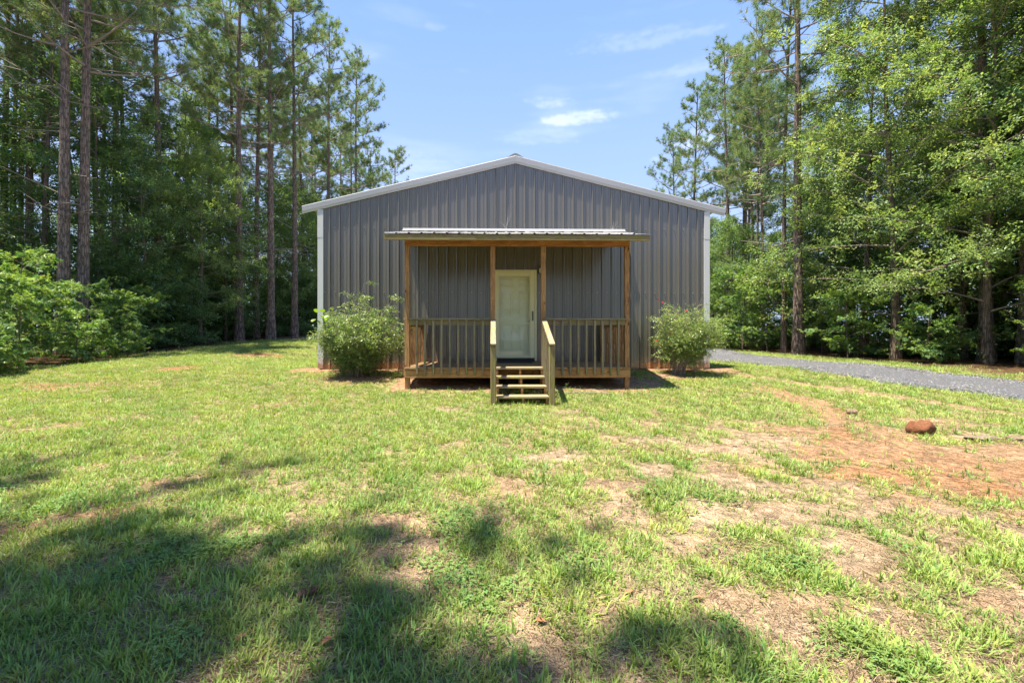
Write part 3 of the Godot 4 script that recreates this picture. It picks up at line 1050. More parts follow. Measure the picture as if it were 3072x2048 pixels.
# a broadleaf tree or sapling: stem, limbs, side branches, leafy sprays
func make_broadleaf(o: Dictionary) -> Array:
	rng.seed = o.seed
	var h: float = o.h
	var stem := []
	var lean := Vector3(rng.randf_range(-1, 1), 0, rng.randf_range(-1, 1)) * h * float(o.get("lean", 0.05))
	for k in 9:
		var t := k / 8.0
		stem.append(Vector3(0, -0.2 + t * (h * 0.97 + 0.2), 0) + lean * t * t + Vector3(sin(t * 7.0 + o.seed), 0, cos(t * 6.0 + o.seed)) * 0.012 * h * t)
	var trunk := Geo.new()
	var tr := radii_for(stem, o.r, 0.012)
	tr[0] = o.r * 1.3
	trunk.tube(stem, tr, 9 if o.r > 0.05 else 6, 0.5)
	var twigs := Geo.new()
	var crown := Geo.new()
	var sprays := []
	for k in 9:
		sprays.append(spray(o.twig, o.leaves, o.leaf, o.get("kind", 0), o.cols[k % o.cols.size()], o.get("spread", 0.35)))
	var az := rng.randf() * TAU
	var limbs: int = o.limbs
	for k in limbs:
		var u := (k + rng.randf()) / limbs
		var t: float = lerpf(o.low, 0.985, u)
		az += 2.4 + rng.randf_range(-0.5, 0.5)
		var shape: float = sin(PI * clampf(float(o.get("round", 0.2)) + u * (0.97 - float(o.get("round", 0.2))), 0.0, 1.0))
		var ln: float = o.reach * (0.25 + 0.75 * shape) * rng.randf_range(0.65, 1.15)
		var rise: float = float(o.get("rise", 0.35)) + rng.randf_range(-0.15, 0.35) + 0.6 * u * u
		var pts := curve(along(stem, t), Vector3(cos(az), rise, sin(az)), ln, Vector3(rng.randf_range(-0.4, 0.4), float(o.get("droop", -0.35)), rng.randf_range(-0.4, 0.4)), 5)
		twigs.tube(pts, radii_for(pts, o.r * 0.30 * (1.0 - 0.55 * u), 0.004), 4)
		for j in int(o.subs):
			var st := 0.22 + 0.78 * (j + rng.randf()) / float(o.subs)
			var sd := az + (1.0 if j % 2 else -1.0) * rng.randf_range(0.4, 1.25)
			var sl := ln * rng.randf_range(0.22, 0.42) * (1.15 - 0.5 * st)
			var q := curve(along(pts, st), Vector3(cos(sd), rng.randf_range(-0.15, 0.55), sin(sd)), sl, Vector3(0, -0.25, 0), 3)
			if sl > 0.25:
				twigs.tube(q, [0.009, 0.007, 0.005, 0.002], 3)
			for w in int(o.per):
				var at := along(q, (w + rng.randf()) / float(o.per)) + Vector3(rng.randf_range(-1, 1), rng.randf_range(-0.7, 0.7), rng.randf_range(-1, 1)) * float(o.get("loose", 0.14))
				var dd := sd + rng.randf_range(-1.2, 1.2)
				var bs := Basis(Vector3.UP, -dd) * Basis(Vector3(0, 0, 1), rng.randf_range(-0.8, 0.7)) * Basis(Vector3(1, 0, 0), rng.randf_range(-0.9, 0.9))
				crown.add(sprays[rng.randi() % 9], Transform3D(bs.scaled(Vector3.ONE * rng.randf_range(0.75, 1.25)), at))
	return [trunk.mesh(), twigs.mesh(), crown.mesh()]


func plant_of(meshes: Array, called: String, bark: Material, leaf_m: Material, crown_name := "crown") -> Node3D:
	var o := Node3D.new()
	o.name = called
	part("trunk", meshes[0], bark, o)
	part("branches", meshes[1], M.twig, o)
	part(crown_name, meshes[2], leaf_m, o)
	return o


func put_plant(src: Node3D, called: String, label: String, category: String, group: String, x: float, z: float, turn: float, size := 1.0, lean := Vector2.ZERO) -> Node3D:
	var r: Node3D = src.duplicate()
	r.name = numbered(called)
	add_child(r)
	r.transform = Transform3D(Basis.from_euler(Vector3(lean.x, turn, lean.y)).scaled(Vector3.ONE * size), Vector3(x, ground_y(x, z), z))
	tag(r, label, category, group)
	return r


func make_woods() -> void:
	var pines := []
	for k in 5:
		pines.append(plant_of(make_pine(100 + k * 7, [19.5, 18.5, 20.5, 17.5, 19.0][k], [0.19, 0.17, 0.2, 0.15, 0.18][k], [0.45, 0.52, 0.48, 0.4, 0.55][k], [3.3, 2.9, 3.6, 2.8, 3.2][k], [34, 30, 38, 34, 30][k], 12), "pine_tree", M.pine_bark, M.needles))
	# a young tall pine with a thin stem
	pines.append(plant_of(make_pine(171, 15.0, 0.10, 0.5, 2.2, 26, 14), "pine_tree", M.pine_bark, M.needles))
	print("pines ", Time.get_ticks_msec())
	var light := [Color(0.28, 0.39, 0.12), Color(0.22, 0.34, 0.115), Color(0.35, 0.43, 0.14)]
	var mid := [Color(0.15, 0.255, 0.088), Color(0.12, 0.225, 0.088), Color(0.20, 0.295, 0.095)]
	var gums := []
	gums.append(plant_of(make_broadleaf({"seed": 11, "h": 12.5, "r": 0.13, "low": 0.10, "limbs": 34, "reach": 3.4, "subs": 8, "per": 7, "twig": 0.42, "leaves": 20, "leaf": 0.078, "cols": light, "round": 0.3, "droop": -0.3, "loose": 0.3, "spread": 0.9}), "sweetgum_tree", M.smooth_bark, M.leaves))
	gums.append(plant_of(make_broadleaf({"seed": 12, "h": 11.0, "r": 0.11, "low": 0.14, "limbs": 30, "reach": 3.0, "subs": 8, "per": 7, "twig": 0.40, "leaves": 20, "leaf": 0.076, "cols": light, "round": 0.25, "loose": 0.3, "spread": 0.9}), "sweetgum_tree", M.smooth_bark, M.leaves))
	var oaks := []
	oaks.append(plant_of(make_broadleaf({"seed": 21, "h": 10.5, "r": 0.12, "low": 0.22, "limbs": 28, "reach": 3.1, "subs": 8, "per": 6, "twig": 0.45, "leaves": 18, "leaf": 0.092, "cols": mid, "round": 0.25, "loose": 0.32, "spread": 0.9}), "oak_tree", M.smooth_bark, M.leaves))
	oaks.append(plant_of(make_broadleaf({"seed": 22, "h": 8.5, "r": 0.09, "low": 0.2, "limbs": 24, "reach": 2.7, "subs": 7, "per": 6, "twig": 0.45, "leaves": 18, "leaf": 0.092, "cols": mid, "round": 0.2, "loose": 0.32, "spread": 0.9}), "oak_tree", M.smooth_bark, M.leaves))
	oaks.append(plant_of(make_broadleaf({"seed": 23, "h": 7.0, "r": 0.07, "low": 0.12, "limbs": 22, "reach": 2.6, "subs": 7, "per": 6, "twig": 0.45, "leaves": 17, "leaf": 0.092, "cols": [mid[0], mid[2], light[1]], "round": 0.3, "rise": 0.15, "loose": 0.3, "spread": 0.9}), "oak_tree", M.smooth_bark, M.leaves))
	print("trees ", Time.get_ticks_msec())
	var saps := []
	for k in 3:
		saps.append(plant_of(make_broadleaf({"seed": 31 + k, "h": [3.4, 2.6, 1.7][k], "r": 0.028, "low": 0.10, "limbs": [14, 13, 11][k], "reach": [1.5, 1.3, 0.95][k], "subs": 6, "per": 3, "twig": 0.30, "leaves": 8, "leaf": 0.112, "kind": 1, "cols": [Color(0.185, 0.31, 0.08), Color(0.115, 0.22, 0.065), Color(0.28, 0.40, 0.095)], "round": 0.42, "rise": 0.25, "droop": -0.3, "loose": 0.07, "spread": 0.25}), "maple_sapling", M.smooth_bark, M.leaves))
	var brush := []
	for k in 2:
		brush.append(plant_of(make_broadleaf({"seed": 41 + k, "h": [1.5, 2.3][k], "r": 0.02, "low": 0.05, "limbs": 18, "reach": [1.0, 1.3][k], "subs": 6, "per": 5, "twig": 0.28, "leaves": 10, "leaf": 0.085, "cols": mid, "round": 0.4, "rise": 0.2, "loose": 0.10}), "understory_shrub", M.smooth_bark, M.leaves))
	print("saplings ", Time.get_ticks_msec())

	rng.seed = 5
	var gl := "pines of the woods left of the building"
	# the two big stems that stand side by side
	put_plant(pines[2], "pine_tree", "thick pine in front of its twin, two stems side by side above bright saplings", "tree", gl, -14.28, -4.1, 0.4, 1.0)
	put_plant(pines[0], "pine_tree", "thick pine half hidden behind its twin stem above bright saplings", "tree", gl, -13.98, -4.45, 2.0, 1.02)
	var nth := ["first", "second", "third", "fourth", "fifth", "sixth", "seventh", "eighth", "ninth", "tenth"]
	var turn_no := 0
	for e in [[-12.43, -10.87, 0, 1.0], [-11.40, -11.77, 2, 0.98], [-10.90, -13.27, 4, 1.0], [-13.0, -13.5, 1, 1.0], [-10.6, -17.5, 0, 0.98], [-12.8, -19.0, 3, 1.0], [-10.3, -22.0, 2, 0.95], [-11.6, -25.0, 1, 0.98], [-11.2, -29.0, 4, 0.8]]:
		put_plant(pines[e[2]], "pine_tree", "%s straight pine along the left woods edge, counted back from the bright saplings" % nth[turn_no], "tree", gl, e[0], e[1], rng.randf() * TAU, e[3] * rng.randf_range(0.97, 1.03))
		turn_no += 1
	var l_in := "slim pine stem standing inside the left woods behind the saplings"
	for e in [[-20.5, -8.3], [-21.2, -9.3], [-22.8, -11.3], [-18.5, -7.3], [-17.1, -6.3], [-18.7, -8.3], [-16.04, -8.27], [-14.93, -9.27], [-19.3, -11.3], [-20.9, -13.3], [-17.1, -10.3], [-16.3, -15.3], [-17.2, -17.3], [-14.6, -14.3], [-15.2, -20.0], [-14.0, -24.0], [-17.5, -24.5], [-13.6, -29.0], [-9.6, -33.0], [-16.5, -31.0], [-20.5, -19.0], [-24.0, -6.5], [-22.0, -1.0], [-19.5, -3.5]]:
		put_plant(pines[[0, 1, 3, 5, 4, 5, 1][rng.randi() % 7]], "pine_tree", l_in, "tree", gl, e[0], e[1], rng.randf() * TAU, rng.randf_range(0.9, 1.06), Vector2(rng.randf_range(-0.02, 0.02), rng.randf_range(-0.025, 0.030)))
	var ol := "dark broadleaf tree between the pines of the left woods"
	for e in [[-15.6, -7.0, 0], [-14.2, -7.6, 1], [-18.0, -9.0, 0], [-13.6, -11.8, 2], [-15.3, -12.0, 0], [-13.4, -16.0, 1], [-16.2, -17.0, 0], [-20.0, -6.0, 1], [-22.0, -8.0, 0], [-21.0, -2.0, 0], [-19.0, -14.5, 0], [-13.2, -20.5, 1], [-12.6, -24.5, 1], [-15.8, -26.5, 0], [-13.0, -31.5, 0], [-23.5, -12.0, 0], [-25.5, -5.0, 1], [-18.0, 0.5, 1], [-19.5, -22.0, 0], [-24.5, -17.5, 0], [-29.0, -9.0, 0], [-30.0, -16.0, 0], [-23.5, -24.5, 0], [-27.5, 1.0, 0], [-19.0, -29.0, 0], [-11.9, -15.6, 2], [-11.4, -20.0, 2], [-11.0, -25.5, 1], [-12.4, -22.6, 1], [-14.3, -18.4, 0], [-15.0, -10.2, 2], [-17.0, -12.6, 0], [-10.6, -31.5, 1]]:
		put_plant(oaks[e[2]], "oak_tree", ol, "tree", "broadleaf trees of the left woods", e[0], e[1], rng.randf() * TAU, rng.randf_range(0.88, 1.12))
	put_plant(gums[1], "sweetgum_tree", "lighter green round crowned tree among the pines of the left woods", "tree", "", -13.2, -9.2, 1.0, 0.82)
	# saplings along the left edge
	var sl := "bright green maple sapling with pointed leaves at the left woods edge"
	for e in [[-12.9, -1.3, 0, 1.25], [-12.2, -2.6, 0, 0.8], [-13.6, -3.0, 1, 1.2], [-11.9, -0.4, 1, 1.0], [-12.6, 0.6, 0, 1.0], [-12.3, 1.7, 1, 1.1], [-13.4, 1.9, 0, 1.0], [-12.4, -4.2, 1, 1.0], [-13.0, -5.6, 1, 1.0], [-11.6, -1.6, 2, 0.9], [-11.35, 0.7, 2, 0.75], [-11.3, -2.9, 2, 0.7], [-14.6, -0.6, 0, 1.0], [-12.3, 3.0, 0, 1.2], [-13.2, 4.6, 0, 1.3]]:
		put_plant(saps[e[2]], "maple_sapling", sl, "sapling", "saplings along the left woods edge", e[0], e[1], rng.randf() * TAU, e[3] * rng.randf_range(0.7, 1.02))
	var bl := "low leafy shrub under the trees of the left woods"
	for k in 34:
		var z := rng.randf_range(-24.0, 3.0)
		var x := -12.7 - rng.randf() * 8.0
		put_plant(brush[k % 2], "understory_shrub", bl, "shrub", "shrubs under the left woods", x, z, rng.randf() * TAU, rng.randf_range(0.8, 1.5))
	for k in 26:
		var z := rng.randf_range(-34.0, 2.0)
		put_plant(brush[1], "understory_shrub", bl, "shrub", "shrubs under the left woods", -20.0 - rng.randf() * 14.0 + 7.0 * ss(-8.0, -22.0, z), z, rng.randf() * TAU, rng.randf_range(1.3, 2.2))
	for e in [[-12.4, -17.3], [-13.4, -21.0], [-14.6, -24.2], [-12.0, -20.6], [-13.0, -15.0], [-15.0, -27.5], [-12.6, -28.0], [-16.5, -21.5], [-11.3, -16.6], [-10.9, -22.4], [-11.8, -24.0], [-13.9, -13.0], [-14.6, -16.4]]:
		put_plant(brush[1], "understory_shrub", bl, "shrub", "shrubs under the left woods", e[0], e[1], rng.randf() * TAU, rng.randf_range(1.0, 1.5))
	# right side
	var gr := "pines of the woods right of the building"
	put_plant(pines[2], "pine_tree", "thick dark pine with a bare stem by the gravel driveway", "tree", gr, 11.2, -6.47, 2.6, 1.0)
	put_plant(pines[5], "pine_tree", "slim pine standing close to the thick pine by the gravel driveway", "tree", gr, 11.48, -7.77, 1.2, 1.05)
	turn_no = 0
	for e in [[12.7, -11.3, 5], [13.6, -13.3, 5], [13.1, -15.3, 1], [15.7, -17.3, 3], [12.4, -18.5, 3], [16.2, -19.3, 0], [17.1, -20.3, 1], [22.0, -22.0, 2], [19.5, -25.0, 0], [14.3, -26.0, 1]]:
		put_plant(pines[e[2]], "pine_tree", "%s pine behind the thick driveway pine, counted back from it" % nth[turn_no], "tree", gr, e[0], e[1], rng.randf() * TAU, rng.randf_range(0.92, 1.0))
		turn_no += 1
	var r_far := "dark pine stem inside the woods beyond the driveway's right stretch"
	for e in [[13.95, -2.3, 0], [16.5, -4.3, 2], [14.2, -1.5, 4], [15.9, -1.2, 1], [18.5, -6.0, 0], [19.5, -2.0, 2], [13.9, 1.6, 1], [16.5, 1.2, 0], [22.0, -8.0, 1]]:
		put_plant(pines[e[2]], "pine_tree", r_far, "tree", gr, e[0], e[1], rng.randf() * TAU, rng.randf_range(0.95, 1.1))
	turn_no = 0
	for e in [[13.2, -5.8, 1, 1.15], [12.4, -3.6, 0, 1.12], [14.6, -3.6, 0, 1.15], [13.2, -1.6, 1, 1.02]]:
		put_plant(gums[e[2]], "sweetgum_tree", "%s light green tree along the driveway, counted from the thick dark pine" % nth[turn_no], "tree", "sweetgums over the driveway", e[0], e[1], rng.randf() * TAU, e[3])
		turn_no += 1
	var orl := "dark broadleaf tree in the woods beyond the driveway"
	for e in [[14.2, -8.6, 1, 0.9], [13.2, -10.2, 2, 0.9], [16.4, -7.4, 0, 1.0], [17.4, -3.0, 0, 1.1], [16.0, -0.2, 0, 1.1], [14.8, 0.6, 1, 1.1], [15.6, 2.8, 0, 1.2], [18.6, 0.8, 0, 1.2], [19.0, -9.0, 0, 1.0], [15.4, -11.5, 2, 1.1], [16.5, -14.5, 1, 1.0], [14.3, -17.5, 2, 1.0], [12.6, -21.0, 2, 0.9], [17.5, -22.5, 1, 1.0], [20.0, -15.0, 0, 1.0], [21.0, -5.0, 0, 1.2], [22.5, -18.0, 0, 1.0], [23.0, -12.0, 0, 1.1], [15.2, -22.0, 1, 1.0], [20.5, -28.0, 0, 1.0], [14.0, -29.0, 1, 1.0], [11.4, -24.5, 1, 0.95], [10.6, -29.0, 0, 0.9], [12.2, -15.2, 2, 0.9], [17.8, -12.0, 0, 1.0], [17.2, 2.6, 1, 1.0], [19.6, 4.2, 0, 1.0], [21.6, 2.0, 0, 1.0], [24.0, -1.0, 0, 1.1], [18.4, -0.9, 2, 1.0], [16.6, -5.4, 2, 1.0], [12.3, -13.2, 2, 1.0], [11.7, -18.8, 1, 0.95], [13.6, -21.0, 1, 1.0], [15.4, -9.2, 0, 1.05], [14.9, -1.9, 2, 1.15], [15.3, 1.6, 2, 1.15], [16.8, -2.2, 2, 1.2], [17.0, 0.4, 2, 1.2]]:
		put_plant(oaks[e[2]], "oak_tree", orl, "tree", "broadleaf trees beyond the driveway", e[0], e[1], rng.randf() * TAU, e[3] * rng.randf_range(0.92, 1.08))
	var srl := "leafy maple sapling at the woods edge across the driveway"
	for e in [[10.7, -9.5, 0, 1.1], [11.9, -9.6, 0, 1.2], [10.3, -12.0, 0, 1.15], [11.2, -13.5, 0, 1.2], [12.3, -5.0, 1, 1.0], [11.4, -4.3, 1, 0.9], [12.9, 0.8, 1, 1.1], [14.2, 2.9, 0, 1.0], [11.7, -1.8, 2, 0.9], [12.8, -7.4, 0, 1.1], [9.6, -15.5, 0, 1.1], [11.6, -17.0, 0, 1.1]]:
		put_plant(saps[e[2]], "maple_sapling", srl, "sapling", "saplings across the driveway", e[0], e[1], rng.randf() * TAU, e[3])
	var brl := "low dark shrub under the trees across the driveway"
	for k in 34:
		var z := rng.randf_range(-16.0, 4.5)
		var x := 12.9 + rng.randf() * 7.0 + 0.12 * maxf(0, z)
		put_plant(brush[k % 2], "understory_shrub", brl, "shrub", "shrubs across the driveway", x, z, rng.randf() * TAU, rng.randf_range(0.5, 1.05))
	for k in 22:
		put_plant(brush[1], "understory_shrub", brl, "shrub", "shrubs across the driveway", 15.0 + rng.randf() * 14.0, rng.randf_range(-32.0, 5.0), rng.randf() * TAU, rng.randf_range(1.3, 2.2))
	# the tall pines at the camera's back whose crowns shade the near lawn
	for e in [[-7.8, 10.6, 2, 0.3, 1.0], [-5.7, 11.1, 0, 1.9, 1.0], [-10.2, 10.2, 4, 2.9, 1.0], [-4.6, 12.6, 1, 4.0, 0.95], [-6.8, 12.4, 4, 5.2, 1.0], [-9.0, 12.2, 0, 0.8, 1.0]]:
		put_plant(pines[e[2]], "pine_tree", "tall pine whose crown shades the near lawn", "tree", "pines that shade the near lawn", e[0], e[1], e[3], e[4])
	# the woods across the lawn at the camera's back, which the door glass and the lower wall mirror
	for k in 19:
		var x := -33.0 + k * 3.6 + rng.randf_range(-0.8, 0.8)
		put_plant((oaks[k % 2] if k % 3 else gums[k % 2]), "oak_tree" if k % 3 else "sweetgum_tree", "broadleaf tree in the woods across the lawn, facing the building's front", "tree", "trees across the lawn", x, 31.0 + rng.randf_range(-1.5, 3.0), rng.randf() * TAU, rng.randf_range(0.95, 1.2))
	for o in pines + gums + oaks + saps + brush:
		o.free()


# the two planted shrubs by the wall
func make_shrubs() -> void:
	for s in 2:
		rng.seed = 70 + s
		var at := Vector3(-3.52, 0, 0.78) if s == 0 else Vector3(3.58, 0, 0.66)
		at.y = ground_y(at.x, at.z)
		var o := thing("rose_shrub", ["dense round shrub with small glossy leaves left of the porch", "loose upright rose shrub with a few red blooms right of the porch"][s], "shrub", at)
		var stems := Geo.new()
		var leaves := Geo.new()
		var vine := Geo.new()
		var cols := [Color(0.20, 0.29, 0.09), Color(0.26, 0.36, 0.11), Color(0.36, 0.43, 0.15), Color(0.12, 0.19, 0.06)]
		if s == 1:
			cols = [Color(0.30, 0.40, 0.10), Color(0.36, 0.44, 0.12), Color(0.22, 0.31, 0.085), Color(0.18, 0.25, 0.07)]
		var sp := []
		for k in 10:
			sp.append(spray(0.16, 10, 0.043 if s == 0 else 0.036, 0, cols[k % 4], 0.8))
		var wide := 1.2 if s == 0 else 0.82
		var tall := 1.80 if s == 0 else 1.62
		var n_st := 56 if s == 0 else 44
		for k in n_st:
			var az := rng.randf() * TAU
			var out := sqrt(rng.randf()) * (1.0 if s == 0 else 0.85)
			var b0 := Vector3(cos(az), 0, sin(az)) * rng.randf_range(0.02, 0.16)
			var end := Vector3(cos(az) * wide * out, tall * (1.0 - 0.42 * out * out) * rng.randf_range(0.66, 1.06), sin(az) * wide * out * 0.85) * rng.randf_range(0.85, 1.06) * (1.0 + 0.12 * sin(az * 2.0 + 1.0 + s) + 0.06 * sin(az * 5.0))
			if s == 1:
				end += Vector3(0.34, 0, 0)
			var pts := []
			for j in 7:
				var t := j / 6.0
				var p := b0.lerp(Vector3(end.x, 0, end.z), pow(t, 1.35))
				p.y = -0.05 + (end.y + 0.05) * pow(t, 0.85)
				pts.append(p + Vector3(rng.randf_range(-0.02, 0.02), 0, rng.randf_range(-0.02, 0.02)))
			stems.tube(pts, radii_for(pts, 0.009, 0.003), 4)
			for j in (20 if s == 0 else 18):
				var t := rng.randf_range(0.16 if s == 0 else 0.28, 1.0)
				var o2 := along(pts, t)
				var sd := az + rng.randf_range(-2.0, 2.0)
				var q := curve(o2, Vector3(cos(sd), rng.randf_range(-0.2, 0.6), sin(sd)), rng.randf_range(0.12, 0.34), Vector3(0, -0.2, 0), 2)
				stems.tube(q, [0.003, 0.002, 0.001], 3)
				for w in 3:
					var p := along(q, (w + rng.randf()) / 3.0)
					var bs := Basis(Vector3.UP, -sd + rng.randf_range(-1.3, 1.3)) * Basis(Vector3(0, 0, 1), rng.randf_range(-0.6, 0.8)) * Basis(Vector3(1, 0, 0), rng.randf_range(-0.8, 0.8))
					leaves.add(sp[rng.randi() % 10], Transform3D(bs.scaled(Vector3.ONE * rng.randf_range(0.7, 1.25)), p))
		part("stems", stems.mesh(), M.twig, o)
		part("foliage", leaves.mesh(), M.shrub_leaves, o)
		if s == 0:
			# a vine with broad round leaves climbs through it
			for k in 26:
				var c := Vector3(-0.42, 1.18, 0.5) if k < 17 else Vector3(0.62, 0.95, 0.5)
				var p := c + Vector3(rng.randf_range(-0.3, 0.34), rng.randf_range(-0.16, 0.28), rng.randf_range(-0.1, 0.25))
				var bs := Basis(Vector3.UP, rng.randf() * TAU) * Basis(Vector3(0, 0, 1), rng.randf_range(-0.9, -0.1)) * Basis(Vector3(1, 0, 0), rng.randf_range(-0.5, 0.5))
				vine.add(leaf(rng.randf_range(0.07, 0.11), 2 if k < 17 else 1, vary(Color(0.22, 0.34, 0.035), 0.2)), Transform3D(bs, p))
			part("vine_foliage", vine.mesh(), M.leaves, o).set_meta("label", "broad bright round leaves of a vine in the shrub")
		else:
			for e in [Vector3(-0.53, 1.62, 0.3), Vector3(-0.47, 1.55, 0.35), Vector3(-0.33, 0.86, 0.5), Vector3(-0.62, 0.72, 0.4), Vector3(0.0, 1.36, 0.5)]:
				var g := Geo.new()
				for k in 9:
					var bs := Basis(Vector3.UP, k * 0.9) * Basis(Vector3(0, 0, 1), 0.3 + 0.09 * k)
					g.add(leaf(0.035, 0, Color.WHITE), Transform3D(bs, Vector3(0, 0.002 * k, 0)))
				part("bloom", g.mesh(), M.rose, o, e, Vector3(0.6, rng.randf() * 3.0, 0.2))
			var st := Geo.new()
			st.tube([Vector3(-0.1, 0.1, 0.1), Vector3(-0.35, 0.9, 0.25), Vector3(-0.5, 1.4, 0.3), Vector3(-0.53, 1.62, 0.3)], [0.006, 0.005, 0.004, 0.002], 4)
			st.tube([Vector3(-0.08, 0.1, 0.12), Vector3(-0.25, 0.5, 0.35), Vector3(-0.33, 0.86, 0.5)], [0.006, 0.005, 0.002], 4)
			st.tube([Vector3(-0.12, 0.1, 0.12), Vector3(-0.45, 0.5, 0.3), Vector3(-0.62, 0.72, 0.4)], [0.006, 0.005, 0.002], 4)
			part("flower_stems", st.mesh(), M.twig, o)


# ------------------------------------------------------------------ ground
func axis_points(a: float, b: float, fine: float, reach: float) -> Array:
	var out := []
	var n := int(round((b - a) / fine))
	for k in n + 1:
		out.append(a + (b - a) * k / n)
	var s := fine
	var p := b
	while p < reach:
		s *= 1.12
		p += s
		out.append(p)
	s = fine
	p = a
	while p > -reach:
		s *= 1.12
		p -= s
		out.push_front(p)
	return out


func make_ground() -> void:
	var xs := axis_points(-9.0, 8.5, 0.08, 260.0)
	var zs := axis_points(-1.0, 10.2, 0.07, 260.0)
	var g := Geo.new()
	var idx := PackedInt32Array()
	var nx := xs.size()
	for z in zs:
		for x in xs:
			var y := ground_y(x, z)
			var br := bareness(x, z) if absf(x) < 14.0 and z < 14.0 and z > -22.0 else Vector2.ZERO
			var gr := grassy(x, z, br.x)
			var clear := woods_clear(x, z)
			var w := noise_b.get_noise_2d(x * 4.0 + 11.0, z * 4.0)
			var w2 := noise_c.get_noise_2d(x * 21.0, z * 21.0)
			var tan := Color(0.54, 0.40, 0.255).lerp(Color(0.46, 0.205, 0.085), br.y)
			tan = tan.lerp(Color(0.34, 0.26, 0.175), clampf(0.25 + w * 0.9, 0.0, 0.75) * (1.0 - br.x * 0.6))
			var turf := Color(0.27, 0.30, 0.09).lerp(Color(0.36, 0.29, 0.16), clampf(0.35 + w * 0.8 + w2 * 0.4, 0.0, 1.0))
			var c := tan.lerp(turf, gr * 0.85)
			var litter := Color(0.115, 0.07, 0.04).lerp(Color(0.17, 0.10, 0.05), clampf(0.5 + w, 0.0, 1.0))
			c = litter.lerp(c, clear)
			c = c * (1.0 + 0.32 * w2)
			if absf(x) < 14.0 and z > 0.5:
				y += (w2 * 0.008 + w * 0.012) * clear
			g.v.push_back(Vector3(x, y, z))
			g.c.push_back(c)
	for j in zs.size() - 1:
		for i in nx - 1:
			var a := j * nx + i
			idx.append_array(PackedInt32Array([a, a + 1, a + nx + 1, a, a + nx + 1, a + nx]))
	var st := SurfaceTool.new()
	var arr := []
	arr.resize(Mesh.ARRAY_MAX)
	arr[Mesh.ARRAY_VERTEX] = g.v
	arr[Mesh.ARRAY_COLOR] = g.c
	arr[Mesh.ARRAY_INDEX] = idx
	var m := ArrayMesh.new()
	m.add_surface_from_arrays(Mesh.PRIMITIVE_TRIANGLES, arr)
	st.create_from(m, 0)
	st.generate_normals()
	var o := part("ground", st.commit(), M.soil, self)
	o.set_meta("kind", "structure")
	# gravel driveway
	var road := Geo.new()
	var pts := []
	for k in range(0, ROAD.size(), 2):
		pts.append(Vector2(ROAD[k], ROAD[k + 1]))
	var cv := Curve2D.new()
	for k in pts.size():
		var tg: Vector2 = (pts[mini(k + 1, pts.size() - 1)] - pts[maxi(k - 1, 0)]) * 0.17
		cv.add_point(pts[k], -tg, tg)
	var ln := cv.get_baked_length()
	var rows := []
	var steps := int(ln / 0.35)
	for k in steps + 1:
		var p := cv.sample_baked(ln * k / steps)
		var d := (cv.sample_baked(minf(ln, ln * k / steps + 0.1)) - cv.sample_baked(maxf(0, ln * k / steps - 0.1))).normalized()
		var s := Vector2(-d.y, d.x)
		var row := []
		for j in 11:
			var t := (j - 5) / 5.0
			var half := 1.28 + 0.22 * noise_b.get_noise_2d(k * 0.9, signf(t) * 60.0)
			var q := p + s * t * half
			row.append(Vector3(q.x, ground_y(q.x, q.y) + 0.012 + 0.03 * (1.0 - t * t) - 0.03 * ss(0.85, 1.0, absf(t)), q.y))
		rows.append(row)
	for k in rows.size() - 1:
		for j in 10:
			road.quad(rows[k][j], rows[k][j + 1], rows[k + 1][j + 1], rows[k + 1][j], Vector3.UP)
	var ro := part("gravel_driveway", road.mesh(), M.gravel_bed, self)
	ro.set_meta("kind", "structure")
	# loose stones on it
	var stone := Geo.new()
	var base := []
	rng.seed = 77
	for k in 6:
		base.append([Vector3(1, 0, 0), Vector3(-1, 0, 0), Vector3(0, 0.7, 0), Vector3(0, -0.7, 0), Vector3(0, 0, 1), Vector3(0, 0, -1)][k] * rng.randf_range(0.75, 1.2))
	for sx in [0, 1]:
		for sy in [2, 3]:
			for sz in [4, 5]:
				stone.face(base[sx], base[sy], base[sz], base[sx] + base[sy] + base[sz])
	for k in stone.v.size():
		stone.c.push_back(Color.WHITE)
	stone.uv.clear()
	var tf := []
	var cl := []
	for k in 26000:
		var t := pow(rng.randf(), 0.8)
		var at := cv.sample_baked(ln * (0.25 + 0.65 * t))
		var q := at + Vector2(rng.randf_range(-1.38, 1.38) * (1.0 + 0.25 * pow(rng.randf(), 6.0)), rng.randf_range(-0.3, 0.3))
		var s := 0.008 + 0.022 * pow(rng.randf(), 2.5)
		tf.append(Transform3D(Basis.from_euler(Vector3(rng.randf() * 6.0, rng.randf() * 6.0, rng.randf() * 6.0)).scaled(Vector3(s, s, s)), Vector3(q.x, ground_y(q.x, q.y) + 0.03, q.y)))
		var l := rng.randf_range(0.10, 0.27)
		cl.append(Color(l * 0.98, l, l * 1.05).lerp(Color(0.30, 0.24, 0.17), 0.45 * ss(0.5, 0.9, rng.randf() + 0.4 * noise_b.get_noise_2d(q.x * 1.5, q.y * 0.6))))
	scatter("gravel", stone.mesh(), M.stones, tf, cl)
	# crumbs and grit on the bare soil
	tf = []
	cl = []
	for k in 60000:
		var d := 1.2 + 7.5 * pow(rng.randf(), 1.2)
		var x := EYE.x + rng.randf_range(-1.4, 1.4) * (d + 0.5)
		var z := EYE.z - d
		var br := bareness(x, z)
		var gr := grassy(x, z, br.x)
		if rng.randf() < gr * 1.2 or z < 2.2 or woods_clear(x, z) < 0.5 or line_gap(x, z, ROAD) < 1.5:
			continue
		var s := 0.0016 + 0.0065 * pow(rng.randf(), 3.0)
		tf.append(Transform3D(Basis.from_euler(Vector3(rng.randf() * 6.0, rng.randf() * 6.0, rng.randf() * 6.0)).scaled(Vector3(s, s, s)), Vector3(x, lawn_y(x, z) + s * 0.4, z)))
